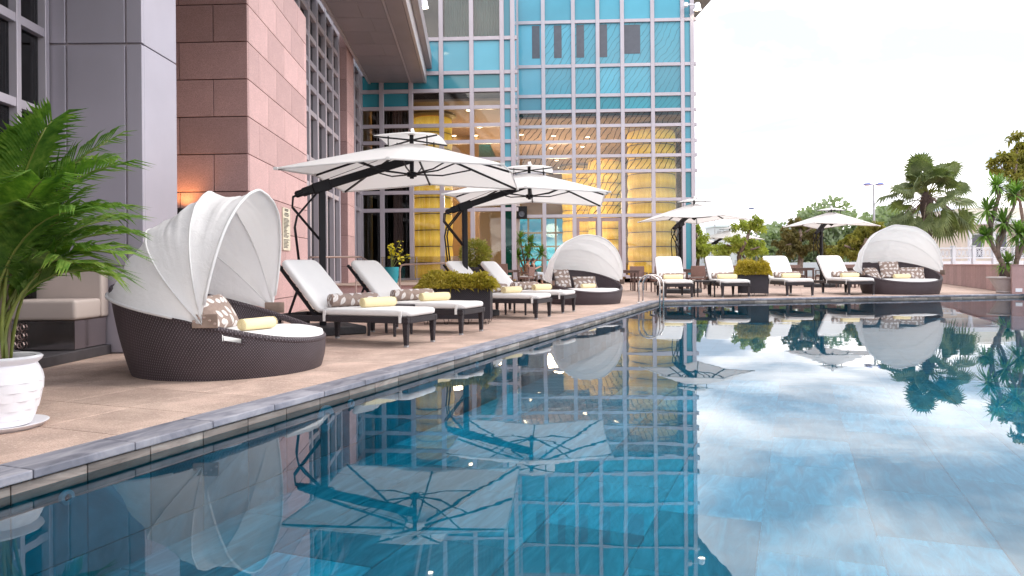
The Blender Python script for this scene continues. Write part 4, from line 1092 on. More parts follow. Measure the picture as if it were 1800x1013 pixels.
# ------------------------------------------------------------------ bench by the column
bn = thing('bench', 'cream leather bench on a mirrored base beside the column', 'bench', (kc.x-.36, kc.y, 0))
MB().bb((-2.6, -.62, .40), (0, -.16, .60)).build('seat', M['leather'], bn, bevel=.035, seg=3, smooth=True)
MB().bb((-2.6, -.155, .40), (0, -.012, .93)).build('backrest', M['leather'], bn, bevel=.03, seg=3, smooth=True)
MB().bb((-2.55, -.58, .105), (-.03, -.02, .395)).build('base', M['mirror'], bn, bevel=.004)
MB().bb((-2.7, -1.35, .0), (.02, -.012, .10)).build('plinth', M['wood'], bn, bevel=.006)
sc_ = MB()
random.seed(9)
for x in range(14):
    for z in range(3):
        c = (-.55-x*.085, -.60, .16+z*.085); sc_.tube([(c[0]+.036*math.cos(q*.7), c[1], c[2]+.036*math.sin(q*.7)) for q in range(10)], .006, 5)
sc_.build('ring_screen', M['bronze'], bn)

# ------------------------------------------------------------------ areca palm in the white pot
pp = G(2, 752); random.seed(21)
pot = thing('flower_pot', 'white basket weave pot on a saucer at the left edge', 'pot', pp, R(10))
prof = [(.001, .02), (.145, .02), (.155, .04), (.19, .16), (.205, .26), (.195, .33), (.178, .365), (.20, .385), (.207, .40), (.195, .412), (.17, .405), (.165, .36)]
MB().lathe(prof, 40).build('pot', M['white'], pot, smooth=50)
bk = MB()
for row in range(5):
    z = .085+row*.052
    for k in range(11):
        a0 = 2*math.pi*(k+.5*(row % 2))/11; r = .172+.036*math.sin(min(1, (z-.06)/.2)*1.45)
        def pf(u, v): 
            a = a0+(u-.5)*2*math.pi/11*1.0; bul = .006*math.sin(math.pi*u)*(1-.55*v)-.0005; zz = z+(v-.5)*.054; rr = .148+.060*math.sin(max(0, min(1, (zz-.02)/.27))*math.pi/2)
            if zz > .27: rr -= (zz-.27)*.16
            return ((rr+bul)*math.cos(a), (rr+bul)*math.sin(a), zz)
        bk.grid(pf, 5, 2)
bk.build('woven_relief', M['white'], pot, smooth=40)
MB().lathe([(.001, .0), (.20, .0), (.235, .03), (.225, .032), (.19, .012), (.001, .012)], 36).build('saucer', M['white'], pot, smooth=50)
MB().lathe([(.168, .37), (.001, .375)], 24).build('soil', M['soil'], pot)
ap = thing('areca_palm', 'bushy green areca palm growing in the white pot', 'palm', pp+Vector((-.05, 0, .36)), 0, None, .93)
def frond(base, az, length, lean_, droop, nleaf=40, ll=.28, twist=0, face=0):
    pts = []; d = Vector((math.cos(az), math.sin(az), 0))
    for i in range(13):
        s = i/12; ang = lean_+droop*s**1.7
        pts.append((pts[-1]+(d*math.sin(ang)+Vector((0, 0, math.cos(ang))))*length/12) if pts else base.copy())
    fr_ = MB().tube(pts, [.011*(1-.8*i/12)+.0015 for i in range(13)], 6).build('frond', M['arecastem'], ap, smooth=True, uv=False)
    mb = MB(); side = d.cross(Vector((0, 0, 1)))
    for i in range(nleaf):
        s = .44+.56*i/(nleaf-1); f = s*12; k = min(int(f), 11); p = pts[k].lerp(pts[k+1], f-k); tg_ = (pts[k+1]-pts[k]).normalized()
        l_ = ll*(.55+.75*math.sin(math.pi*min(1, (s-.38)*1.35)))*random.uniform(.9, 1.08)
        for sd in (-1, 1):
            upv = side.cross(tg_)*-1
            if upv.z < 0 and abs(tg_.z) < .95: upv = -upv
            dd = (tg_*(.55+.5*s)+side*sd*.85+upv*(.38-.2*s)).normalized()
            q1 = p+dd*l_*.5; q2 = p+dd*l_+Vector((0, 0, -.28*l_*random.uniform(.5, 1.3)))
            wv = dd.cross(upv).normalized()*.0105
            j = len(mb.v); mb.v += [tuple(p-wv*.4), tuple(p+wv*.4), tuple(q1-wv+Vector((0, 0, .0))), tuple(q1+Vector((0, 0, .006))), tuple(q1+wv), tuple(q2)]
            mb.f += [(j, j+3, j+2), (j, j+1, j+3), (j+1, j+4, j+3), (j+2, j+3, j+5), (j+3, j+4, j+5)]
    mb.build('leaflets', M['areca'], fr_, uv=False, smooth=True)
fs = []
for k in range(14):
    az = random.uniform(0, 6.28); fs.append((az, random.uniform(1.15, 1.6), random.uniform(.03, .16), random.uniform(.5, 1.05)))
for k in range(10):
    az = random.uniform(1.2, 5.2); fs.append((az, random.uniform(.9, 1.25), random.uniform(.15, .4), random.uniform(.7, 1.3)))
fs += [(-.1, 1.55, .06, 1.25), (.1, 1.35, .12, 1.35), (-.35, 1.3, .14, 1.35), (.3, 1.6, .05, .9), (-.2, 1.6, .04, .75), (0, 1.12, .16, 1.6), (-.5, 1.05, .18, 1.6), (.2, 1.0, .2, 1.7), (-.7, 1.4, .12, 1.2), (.5, 1.2, .15, 1.4), (-.9, 1.3, .15, 1.3), (.9, 1.3, .15, 1.3)]
for az, ln, le, dr_ in fs:
    b = Vector((random.gauss(0, .05), random.gauss(0, .05), 0)); frond(b, az, ln, le, dr_)
for k in range(9):
    b = Vector((random.gauss(0, .06), random.gauss(0, .06), 0)); MB().tube([b, b+Vector((random.gauss(0, .03), random.gauss(0, .03), .28)), b+Vector((random.gauss(0, .06), random.gauss(0, .06), .55))], [.016, .012, .008], 7).build('cane', M['arecastem'] if k % 2 else M['bark'], ap)
# ------------------------------------------------------------------ rattan chairs and tables
def make_chair(label):
    t = thing('rattan_chair', label, 'chair', (0, 0, 0), 0, 'brown rattan terrace chairs')
    MB().bb((-.24, -.25, .36), (.24, .25, .42)).build('seat', M['rattan'], t, bevel=.006)
    MB().bb((-.20, -.22, .421), (.23, .22, .475)).build('cushion', M['cushion'], t, bevel=.02, seg=2, smooth=True)
    b = MB(); b.box((-.265, 0, .66), (.035, .52, .40), M=Matrix.Rotation(R(-7), 4, 'Y')); b.build('backrest', M['rattan'], t, bevel=.008)
    for x in (-.22, .22):
        for y in (-.235, .235): MB().bb((x-.02, y-.02, 0), (x+.02, y+.02, .36)).build('leg', M['rattanleg'], t)
    for s in (-1, 1):
        MB().bb((-.24, s*.272-.025, .60), (.22, s*.272+.025, .635)).build('armrest', M['rattanleg'], t, bevel=.006)
        MB().bb((.18, s*.272-.018, .36), (.215, s*.272+.018, .60)).build('arm_post', M['rattanleg'], t)
    return t
def make_table(label):
    t = thing('terrace_table', label, 'table', (0, 0, 0), 0, 'brown terrace tables')
    for k in range(7): MB().bb((-.40, -.40+k*.115, .70), (.40, -.40+k*.115+.108, .735)).build('slat', M['rattanleg'], t)
    MB().bb((-.37, -.37, .63), (.37, .37, .698)).build('apron', M['rattanleg'], t)
    for x in (-.34, .34):
        for y in (-.34, .34): MB().bb((x-.028, y-.028, 0), (x+.028, y+.028, .63)).build('leg', M['rattanleg'], t)
    return t
ch0, tb0 = None, None
sets = [('right of the middle daybed', P(1101, 468, 25.0), 0, ((1.0, -.75, 95), (-.75, .2, 0), (.55, .8, -90))),
        ('behind the lounger at the pool ladder', P(1219, 468, 27.5), 0, ((-.1, -.78, 90), (.78, .1, 180), (-.78, .3, 0))),
        ('left of the golden planter in the background', P(1293, 468, 31.0), 0, ((-.2, -.78, 95), (.8, 0, 178), (-.8, .1, 0))),
        ('between the third and fourth far loungers', P(1409, 468, 30.0), 0, ((.1, .78, -90), (.85, -.1, 178), (-.8, 0, 4))),
        ('behind the right hand daybed', P(1511, 468, 27.0), 0, ((-.65, .3, 5), (.75, .1, 182), (.2, .8, -92))),
        ('beside the fourth lounger, by the two seated women', P(897, 468, 31.5), 0, ((-.7, -.45, 40), (.68, -.4, 150)))]
sid = {0: 'nearest side', 1: 'right side', 2: 'left side'}
for nm, c, rz, chs in sets:
    c = Vector((c.x, c.y, 0))
    lb = 'square slatted brown table '+nm
    if tb0 is None: tb0 = make_table(lb); tb0.location = c
    else: dup(tb0, lb, c, rz)
    for k, (dx, dy, an) in enumerate(chs):
        side_ = 'near side' if dy < -.5 else ('far side' if dy > .5 else ('right side' if dx > 0 else 'left side'))
        lb = 'rattan chair at the '+side_+' of the table '+nm
        lb = ' '.join(lb.split()[:16])
        p = c+Vector((dx, dy, 0))
        if ch0 is None: ch0 = make_chair(lb); ch0.location = p; ch0.rotation_euler.z = R(an)
        else: dup(ch0, lb, p, R(an))
wch = [(P(926, 468, 36.2), 'rattan chair under the woman in the black top'), (P(935, 468, 35.2), 'rattan chair under the woman holding a phone')]
for p, lb in wch: dup(ch0, lb, (p.x, p.y, 0), R(8))
# armchair seen from behind, nearest the fourth lounger
p = P(884, 468, 27.5); dup(ch0, 'wide rattan armchair just behind the backrest of the fourth lounger', (p.x, p.y, 0), R(70), 1.15)

# ------------------------------------------------------------------ two seated women
def person(label, loc, rz, top, legs, phone):
    t = thing('person', label, 'person', loc, rz)
    V = [(0, 0, .52), (.03, 0, .70), (.03, 0, .90), (.03, 0, 1.0), (.05, 0, 1.07), (.07, 0, 1.12), (.085, 0, 1.20), (.08, 0, 1.27)]
    Rr = [.135, .115, .13, .10, .045, .065, .085, .055]; Ed = [(i, i+1) for i in range(7)]
    def chain(root, pts, rs):
        pr = root
        for p, r in zip(pts, rs): V.append(p); Rr.append(r); Ed.append((pr, len(V)-1)); pr = len(V)-1
        return pr
    for s in (-1, 1):
        chain(0, [(.12, s*.09, .52), (.45, s*.10, .53), (.48, s*.10, .30), (.46, s*.10, .07), (.58, s*.10, .04)], [.085, .06, .052, .036, .03])
        w_ = chain(3, [(.03, s*.17, .98), (.10, s*.20, .76), (.32, s*.10, .86 if phone else .74), (.38, s*.07, .90 if phone else .75)], [.052, .042, .034, .03])
        for k in range(4): chain(w_, [(.42, s*(.07-.012*k), .905-.012*k if phone else .76), (.455, s*(.05-.01*k), .925-.012*k if phone else .77)], [.009, .008])
        chain(w_, [(.40, s*.05, .92 if phone else .78)], [.010])
    me = bpy.data.meshes.new('body'); me.from_pydata(V, Ed, []); o = put('body', me, t)
    m_ = o.modifiers.new('skin', 'SKIN')
    for i, sv_ in enumerate(me.skin_vertices[0].data): sv_.radius = (Rr[i], Rr[i]); sv_.use_root = (i == 0)
    sb = o.modifiers.new('sub', 'SUBSURF'); sb.levels = sb.render_levels = 1
    me.materials.append(M['skin'])
    MB().lathe([(.155, .55), (.15, .66), (.135, .75), (.15, .9), (.12, .99), (.06, 1.02)], 20, (.03, 0, 0)).build('top', top, t, smooth=True)
    for s in (-1, 1): MB().tube([(.02, s*.08, .53), (.25, s*.10, .535), (.47, s*.10, .54), (.50, s*.10, .40), (.48, s*.10, .22)], [.115, .10, .082, .075, .06], 12).build('trouser_leg', legs, t, smooth=True)
    hb = MB().grid(lambda u, v: (.06+.095*math.cos(u*6.28)*math.sin(v*2.0)-.02, .09*math.sin(u*6.28)*math.sin(v*2.0), 1.215+.10*math.cos(v*2.0)), 18, 10, wrap=True)
    hb.tube([(-.03, 0, 1.24), (-.06, 0, 1.15), (-.07, 0, 1.02)] if phone else [(-.02, 0, 1.27), (-.07, 0, 1.29)], [.05, .06, .03] if phone else [.05, .045], 10)
    hb.build('hair', M['hair'], t, smooth=True)
    for s in (-1, 1): MB().lathe([(.009, 0), (.001, .006)], 8).build('eye', M['hair'], t, loc=(.165, s*.03, 1.20), rot=(0, R(90), 0))
    MB().add([(.165, -.012, 1.17), (.165, .012, 1.17), (.19, 0, 1.165), (.168, 0, 1.2)], [(0, 1, 2), (1, 3, 2), (3, 0, 2)]).build('nose', M['skin'], t)
    MB().bb((.158, -.02, 1.135), (.166, .02, 1.142)).build('mouth', plain('lips', (.35, .12, .11), .5) if 'lips' not in bpy.data.materials else bpy.data.materials['lips'], t)
    return t
p = wch[0][0]; person('seated woman with tied up hair behind the woman with the phone', (p.x+.02, p.y, -.02), R(8), plain('brown_top', (.25, .16, .13), .8), M['cloth_pale'], False)
p = wch[1][0]; person('seated woman in a black top and pale trousers looking at her phone', (p.x+.02, p.y, -.02), R(8), M['cloth_dark'], M['cloth_pale'], True)
MB_ = MB().box((0, 0, 0), (.012, .07, .14)); ph = MB_.build('phone', M['black'], None, (p.x+.47, p.y+.06, .93), (0, R(-20), R(8)), bevel=.003); tag(ph, 'dark phone held up by the seated woman in the black top', 'phone')

# ------------------------------------------------------------------ rosette plants
def rosette(mb, c, l_, n, wd, seed, up=.5):
    rnd = random.Random(seed)
    for _ in range(n):
        az = rnd.uniform(0, 6.28); el = rnd.uniform(-.75, 1.4)
        d = Vector((math.cos(az)*math.cos(el), math.sin(az)*math.cos(el), math.sin(el))); k = rnd.uniform(.7, 1.1)*l_
        s = d.cross(Vector((0, 0, 1))); s = s.normalized() if s.length > .01 else Vector((1, 0, 0))
        a = c+d*k*.35; m_ = c+d*k*.7+Vector((0, 0, -.05*k)); b = c+d*k+Vector((0, 0, -.22*k*rnd.uniform(.3, 1.4)))
        w2 = s*wd/2; j = len(mb.v); mb.v += [tuple(c-w2*.5), tuple(c+w2*.5), tuple(a-w2), tuple(a+w2), tuple(m_-w2*.7), tuple(m_+w2*.7), tuple(b)]
        mb.f += [(j, j+1, j+3, j+2), (j+2, j+3, j+5, j+4), (j+4, j+5, j+6)]
# tall yucca in a stone urn at the right edge
D = 21.3; u0 = G(1767, 515); u0.y = D; u0.x = (1767-900)/FPX*D
urn = thing('stone_urn', 'pale stone urn at the right below the tall yucca', 'urn', (u0.x, u0.y, 0))
MB().lathe([(.001, .0), (.22, .0), (.24, .03), (.22, .06), (.30, .22), (.38, .36), (.40, .41), (.47, .43), (.48, .46), (.46, .47), (.38, .45), (.36, .40), (.001, .40)], 36).build('bowl', M['urn'], urn, smooth=45)
yc = thing('yucca', 'tall branching yucca with spiky leaf heads in the stone urn', 'yucca', (u0.x, u0.y, .4))
def yp(px, py, dd=0): return P(px, py, D+dd)-Vector((u0.x, u0.y, .4))
stems = [[(1775, 487), (1757, 455), (1740, 424), (1742, 395), (1750, 365), (1756, 345), (1752, 327)], [(1752, 443), (1764, 415), (1772, 385), (1783, 362), (1783, 342)], [(1742, 400), (1737, 385), (1736, 370)],
         [(1757, 452), (1752, 425), (1762, 405), (1764, 392)], [(1782, 487), (1787, 458), (1797, 435), (1806, 420)], [(1787, 455), (1788, 430), (1790, 411)], [(1778, 486), (1773, 472), (1771, 462)], [(1740, 424), (1733, 420), (1731, 414)]]
for i, s in enumerate(stems):
    MB().tube([yp(x, y, .12*math.sin(i*2.1+k)) for k, (x, y) in enumerate(s)], [(.075 if i in (0, 4) else .05)*(1-.4*k/len(s)) for k in range(len(s))], 9).build('trunk', M['bark'], yc, smooth=True)
    mb = MB(); x, y = s[-1]; rosette(mb, yp(x, y, .12*math.sin(i*2.1+len(s)-1)), (.62 if i < 6 else .46), 120, .055, i+40); mb.build('leaf_head', M['yucca'], yc, uv=False)
# potted dracaena behind the women
D = 37.0; q0 = P(925, 468, D)
dc = thing('dracaena', 'potted dracaena with spiky heads standing behind the two seated women', 'potted plant', (q0.x, q0.y, 0))
MB().lathe([(.2, 0), (.3, .45), (.33, .45), (.33, .5), (.27, .5)], 20).build('pot', M['urn'], dc, smooth=40)
for i, (x, y) in enumerate(((914, 420), (934, 427), (927, 444), (951, 446), (911, 450))):
    h = P(x, y, D+.2*math.sin(i*2))-dc.location
    MB().tube([(0, 0, .4), Vector((h.x*.3, h.y*.3, .4+(h.z-.4)*.4)), h], [.06, .05, .035], 7).build('stem', M['bark'], dc, smooth=True)
    mb = MB(); rosette(mb, h, .62, 80, .065, i+70); mb.build('leaf_head', M['yucca'], dc, uv=False)
# teal pot with yellow orchids behind the handrail
q0 = P(688, 468, 27.2)
tp_ = thing('orchid_pot', 'teal pot of yellow orchids behind the curved handrail', 'potted plant', (q0.x, q0.y, .3))
MB().lathe([(.001, 0), (.22, 0), (.27, .3), (.28, .6), (.25, .6), (.24, .5)], 24).build('pot', M['teal'], tp_, smooth=40)
random.seed(31); fl_ = MB(); sg = MB()
for k in range(6):
    a = random.uniform(-1, 1); tip = Vector((random.uniform(-.1, .75), random.uniform(-.3, .3), random.uniform(.9, 1.7)))
    pts = [Vector((0, 0, .5)), Vector((tip.x*.3, tip.y*.3, .5+(tip.z-.5)*.6)), tip]; sg.tube(pts, .012, 5)
    def ff_(): 
        u = random.random(); p = pts[1].lerp(pts[2], u); d = Vector((random.gauss(0, 1), random.gauss(0, 1), random.gauss(0, 1))).normalized(); return p+d*.07, d
    leafmass(fl_, ff_, 14, .10, .09, 0, .1)
sg.build('stem', M['arecastem'], tp_); fl_.build('blossom', M['yellowfl'], tp_, uv=False)
# loudspeaker on the facade
sp_ = P(917, 374, 37.3); spk = thing('loudspeaker', 'black loudspeaker mounted on the glass wall above the women', 'loudspeaker', sp_)
MB().bb((-.28, -.18, -.32), (.28, .18, .32)).build('cabinet', M['black'], spk, bevel=.03, seg=2)
MB().lathe([(.15, 0), (.15, .02), (.10, .0), (.03, .01), (.001, .02)], 18).build('cone', M['dkbar'], spk, loc=(0, -.181, -.08), rot=(R(90), 0, 0))
MB().bb((-.06, .18, -.1), (.06, .55, .1)).build('mount', M['black'], spk)

# ------------------------------------------------------------------ trees
def tree(name, label, D, base, limbs, clumps, mt, nl, ll, tr, seed, group='potted trees along the terrace'):
    random.seed(seed); b = P(base[0], 468, D); t = thing(name, label, 'tree', (b.x, b.y, 0), 0, group)
    pts = lambda L_: [P(x, y, D+.35*math.sin(k*1.7+i_))-t.location for k, (x, y) in enumerate(L_)]
    for i_, L_ in enumerate(limbs):
        pp_ = pts(L_); n = len(pp_)
        if i_ == 0: pp_ = [Vector((0, 0, 0))]+pp_; n += 1
        MB().tube(pp_, [tr*.42*(1 if i_ == 0 else .45)*(1-.65*k/n) for k in range(n)], 9).build('trunk' if i_ == 0 else 'limb', M['bark'], t, smooth=True)
    mb = MB(); tot = sum(r*r for _, _, r in clumps)
    for (x, y, r) in clumps:
        rw = r*D/FPX; c = P(x, y, D+random.uniform(-.6, .6)*rw*1.4)-t.location
        sub = [c+Vector((random.gauss(0, .60), random.gauss(0, .6), random.gauss(0, .42)))*rw for _ in range(12)]
        def fn():
            s = random.choice(sub); d = Vector((random.gauss(0, 1), random.gauss(0, 1), random.gauss(0, .8))).normalized()
            return s+d*rw*.30*random.random()**.5, d
        leafmass(mb, fn, int(nl*r*r/tot), ll, ll*.42, .1, .35)
    mb.build('crown', mt, t, uv=False); return t
tree('bonsai_tree', 'light green gnarled tree behind the small distant umbrella', 38, (1301, 455), [[(1301, 470), (1299, 452), (1303, 440), (1312, 422), (1318, 405), (1327, 390)], [(1300, 448), (1288, 436), (1278, 430)], [(1303, 440), (1325, 438), (1336, 434)], [(1306, 450), (1312, 458)]],
     [(1326, 391, 11), (1334, 402, 8), (1306, 396, 10), (1293, 400, 6), (1292, 424, 13), (1278, 438, 14), (1302, 432, 14), (1334, 436, 12), (1318, 442, 10), (1268, 446, 8)], M['limeleaf'], 5000, .17, .34, 1)
tree('bonsai_tree', 'light green tree at the corner of the glass wall', 39, (1226, 460), [[(1226, 470), (1228, 450), (1226, 430), (1224, 410)], [(1227, 448), (1240, 440)]],
     [(1224, 405, 9), (1229, 430, 13), (1242, 443, 12), (1222, 445, 10), (1235, 419, 7)], M['limeleaf'], 3600, .17, .28, 2)
tree('bonsai_tree', 'dark bronze green tree with a twisted trunk left of the fourth umbrella pole', 34, (1406, 455), [[(1406, 472), (1408, 450), (1402, 434), (1408, 415), (1405, 398)], [(1407, 450), (1420, 440), (1432, 430)], [(1404, 436), (1388, 430), (1380, 432)], [(1407, 415), (1422, 405), (1440, 394)]],
     [(1399, 392, 10), (1416, 399, 11), (1385, 412, 10), (1402, 418, 13), (1427, 414, 13), (1378, 433, 13), (1408, 436, 14), (1433, 434, 13), (1441, 394, 7), (1392, 442, 11), (1454, 438, 9)], M['darkleaf'], 7500, .15, .36, 3)
tree('bonsai_tree', 'wide khaki tree between the fourth umbrella and the right daybed', 33, (1522, 455), [[(1522, 470), (1520, 450), (1515, 436), (1524, 420)], [(1520, 450), (1500, 438), (1485, 432)], [(1522, 446), (1545, 430), (1556, 418)]],
     [(1541, 402, 10), (1522, 408, 12), (1503, 420, 12), (1482, 433, 12), (1513, 430, 14), (1540, 424, 14), (1534, 440, 13), (1558, 414, 11), (1472, 446, 9), (1500, 446, 10), (1556, 436, 10)], M['khaki'], 8500, .16, .4, 4)
tree('leafy_tree', 'tall leafy tree at the upper right edge behind the yucca', 29, (1800, 460), [[(1804, 460), (1800, 400), (1792, 350), (1785, 300), (1790, 262)], [(1795, 360), (1770, 310), (1758, 290)], [(1788, 300), (1805, 270)]],
     [(1788, 242, 8), (1798, 258, 10), (1770, 276, 12), (1790, 282, 16), (1805, 300, 18), (1762, 300, 12), (1785, 312, 14), (1800, 340, 16), (1750, 283, 7)], M['khaki'], 3400, .20, .2, 5, None)
# far wood beyond the street
random.seed(8); mb = MB()
for k in range(70):
    x = random.uniform(1335, 1375) if k < 14 else random.uniform(1425, 1590); top = 418 if k < 14 else 372+20*abs(math.sin(x*.03))
    c = P(x, random.uniform(top, 455), 95+random.uniform(-6, 6)); rw = random.uniform(1.2, 2.4)
    def fn():
        d = Vector((random.gauss(0, 1), random.gauss(0, 1), random.gauss(0, 1))).normalized(); return c+d*rw*random.uniform(.6, 1), d
    leafmass(mb, fn, 240, .75, .45, .1, .2)
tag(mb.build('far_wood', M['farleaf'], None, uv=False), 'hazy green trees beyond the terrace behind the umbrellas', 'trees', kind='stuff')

# fan palm
D = 36; b = P(1630, 468, D); random.seed(17)
fp = thing('fan_palm', 'fan palm with a dark trunk rising behind the right hand daybed', 'palm', (b.x, b.y, 0))
cc = P(1631, 346, D)-fp.location
MB().tube([(0, 0, 0), (.05, 0, 1.5), (0, 0, cc.z-.4)], [.22, .19, .20], 12).build('trunk', M['barkd'], fp, smooth=True)
MB().lathe([(.19, cc.z-1.1), (.30, cc.z-.7), (.30, cc.z-.2), (.2, cc.z+.15), (.05, cc.z+.3)], 12).build('fibre_boot', M['barkd'], fp, smooth=True)
def fan(az, el, pl_, r, dr_):
    d = Vector((math.cos(az)*math.cos(el), math.sin(az)*math.cos(el), math.sin(el))); o = cc+Vector((0, 0, random.uniform(-.2, .25)))
    e = o+d*pl_+Vector((0, 0, -dr_*.25)); fr_ = MB().tube([o, o+d*pl_*.55+Vector((0, 0, .05)), e], [.035, .025, .02], 6).build('frond', M['arecastem'] if el > 0 else M['bark'], fp)
    d2 = (d+Vector((0, 0, -.35*dr_))).normalized(); s = d2.cross(Vector((0, 0, 1))).normalized(); s.rotate(Matrix.Rotation(random.uniform(-1.2, 1.2), 3, d2)); up = s.cross(d2)
    mb = MB(); n = 30
    for k in range(n):
        a = R(-140+280*k/(n-1)); v = d2*math.cos(a)+s*math.sin(a); l_ = r*(1-.30*abs(a)/R(140))*random.uniform(.92, 1.05)
        m_ = e+v*l_*.58+up*.05*r; tip = e+v*l_+Vector((0, 0, -l_*random.uniform(.08, .34)*(.6+dr_))); sd = v.cross(up).normalized()*l_*.066
        j = len(mb.v); mb.v += [tuple(e), tuple(m_-sd), tuple(m_+up*.03), tuple(m_+sd), tuple(tip)]; mb.f += [(j, j+2, j+1), (j, j+3, j+2), (j+1, j+2, j+4), (j+2, j+3, j+4)]
    mb.build('fan_blade', M['fan'], fr_, uv=False)
for k in range(20): fan(random.uniform(0, 6.28), random.uniform(.4, 1.4), random.uniform(.9, 1.6), random.uniform(.8, 1.0), random.uniform(.2, .5))
for k in range(13): fan(k*.483+random.uniform(-.15, .15), random.uniform(-.25, .45), random.uniform(1.2, 1.7), random.uniform(.75, .95), random.uniform(.5, 1.0))
for k in range(8): fan(k*.785+random.uniform(-.2, .2), random.uniform(-.95, -.45), random.uniform(1.1, 1.7), random.uniform(.8, 1.0), random.uniform(.8, 1.2))
for az in (math.pi*.98, math.pi*1.05, .05, -.1): fan(az, random.uniform(-.75, -.4), 1.7, 1.05, .9)

# ------------------------------------------------------------------ low granite wall, pillar, balustrade and what stands beyond
w0, w1 = G(1688, 503), G(1756, 512.5)
wd_ = (w1-w0).normalized(); lw = thing('low_wall', 'low red granite wall receding behind the right hand daybed', 'wall', w0-wd_*7, math.atan2(wd_.y, wd_.x))
n_ = int((7+(w1-w0).length)/.8)
MB().bb((0, .03, 0), (n_*.8, .25, .80)).build('core', M['darkjoint'], lw)
pm_ = MB().bb((.004, 0, .006), (.796, .029, .80)).mesh('granite_panel', M['granite_d'], bevel=.004)
for k in range(n_): put('granite_panel', pm_, lw, (k*.8, 0, 0))
cpm = MB().bb((.003, -.03, .802), (.797, .45, .84)).mesh('cap_stone', M['granite'], bevel=.006)
for k in range(n_): put('cap_stone', cpm, lw, (k*.8, 0, 0))
pb = G(1779, 517); pil = thing('granite_pillar', 'red granite pillar block with a small white plate at the right edge', 'pillar', pb, R(-31))
MB().bb((0, 0, 0), (.9, .6, .80)).build('block', M['granite_d'], pil, bevel=.008)
MB().bb((.08, -.012, .06), (.24, -.002, .16)).build('plate', M['white'], pil, bevel=.002)
MB().bb((-.02, -.02, .802), (.92, .62, .83)).build('cap', M['granite_d'], pil, bevel=.006)
ba = thing('balustrade', 'white ornamental balustrade with ring panels beyond the low wall', 'balustrade', (P(1640, 468, 40).x, 40, 1.1))
for k in range(7):
    x = k*1.12; MB().bb((x-.09, -.09, -.4), (x+.09, .09, .68)).build('post', M['bal'], ba, bevel=.01); MB().bb((x-.12, -.12, .681), (x+.12, .12, .73)).build('post_cap', M['bal'], ba, bevel=.01)
    if k < 6:
        MB().bb((x+.095, -.05, .56), (x+1.025, .05, .64)).build('rail', M['bal'], ba); MB().bb((x+.095, -.05, .02), (x+1.025, .05, .10)).build('rail', M['bal'], ba)
        for j in range(4):
            c = (x+.22+j*.225, 0, .33); MB().tube([(c[0]+.10*math.cos(q*.45), 0, c[2]+.19*math.sin(q*.45)) for q in range(15)], .022, 5).build('scroll', M['bal'], ba)
            MB().tube([(c[0]+.05*math.cos(q*.63), 0, c[2]+.09*math.sin(q*.63)) for q in range(11)], .018, 5).build('scroll', M['bal'], ba)
struct('raised_ground', MB().bb((P(1640, 468, 40).x-1, 29, -.02), (60, 70, .7)), M['granite'])
struct('boundary_wall', MB().bb((11, 52, -.02), (60, 52.3, 1.0)), M['bal'])
hb = P(1690, 468, 58); hs = thing('cream_villa', 'cream villa with white columns beyond the balustrade', 'building', (hb.x, hb.y, 0))
MB().bb((0, 0, 0), (9, 8, 3.9)).build('wall', M['cream'], hs)
MB().bb((-.3, -.9, 3.9), (9.3, 8.3, 4.35)).build('cornice', M['bal'], hs, bevel=.03)
MB().bb((.5, .5, 4.35), (8.5, 7.5, 5.3)).build('parapet', M['cream'], hs)
for k in range(5): MB().lathe([(.2, 0), (.16, .2), (.14, 3.6), (.22, 3.88)], 14).build('column', M['bal'], hs, loc=(.3+k*1.9, -.6, 0), smooth=40)
for k in range(4):
    wn = MB().bb((.75+k*1.9, -.05, 1.2), (1.75+k*1.9, -.002, 3.2)).build('window', M['bal'], hs); MB().bb((.85+k*1.9, -.07, 1.3), (1.65+k*1.9, -.051, 3.1)).build('pane', M['dkbar'], wn)
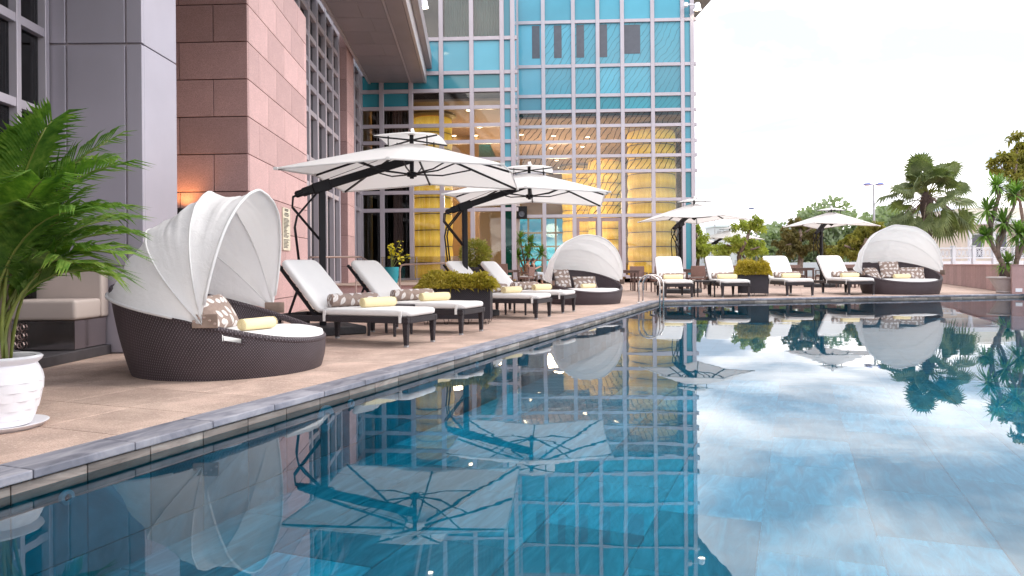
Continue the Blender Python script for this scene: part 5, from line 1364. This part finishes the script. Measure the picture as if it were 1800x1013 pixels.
def block_far(label, px, D, w_, h_, rows):
    p = P(px, 468, D); t = thing('distant_building', label, 'building', (p.x, p.y, 0)); MB().bb((0, 0, 0), (w_, 8, h_)).build('wall', M['greyb'], t)
    nc = max(2, int(w_/2.2))
    for r_ in range(rows):
        for c_ in range(nc):
            x = w_*(c_+.5)/nc; z = h_*(r_+.55)/rows; MB().bb((x-.5, -.06, z-.6), (x+.5, -.002, z+.6)).build('window', M['bal'] if (r_+c_) % 3 == 0 else M['galv'], t)
    MB().bb((-.2, -.3, h_), (w_+.2, 8.2, h_+.5)).build('roof', M['bal'], t)
block_far('grey distant building behind the small umbrella', 1256, 180, 5, 10.2, 3)
block_far('low pale distant building left of the light green tree', 1222, 190, 26, 5.2, 2)
block_far('low pale distant building between the trees', 1335, 190, 14, 5.5, 2)
def lamp_post(label, px, D, top, heads):
    p = P(px, 468, D); zt_ = P(px, top, D).z; t = thing('street_lamp', label, 'street lamp', (p.x, p.y, 0), 0, 'street lamps beyond the terrace')
    MB().tube([(0, 0, 0), (0, 0, zt_)], [.11, .07], 10).build('pole', M['galv'], t, smooth=True)
    for s in heads:
        MB().tube([(0, 0, zt_-.05), (s*.25, 0, zt_)], .05, 8).build('arm', M['galv'], t)
        hd_ = MB().lathe([(.001, .14), (.2, .12), (.34, .03), (.34, -.02)], 16).build('head', M['lampblue'], t, loc=(s*.5, 0, zt_-.03), smooth=40)
        MB().lathe([(.32, -.02), (.2, -.10), (.001, -.12)], 14).build('diffuser', M['bal'], hd_, smooth=True)
lamp_post('street lamp with two blue heads left of the fan palm', 1537, 58, 324, (-1, 1))
lamp_post('street lamp with one blue head above the light green tree', 1330, 78, 366, (-1,))
p = P(1257, 468, 120); ms = thing('mast', 'thin grey mast beside the distant grey building', 'mast', (p.x, p.y, 0)); MB().tube([(0, 0, 0), (0, 0, 8.2)], [.14, .08], 8).build('pole', M['galv'], ms); MB().lathe([(.25, 0), (.2, .15), (.05, .2)], 10).build('base', M['galv'], ms)
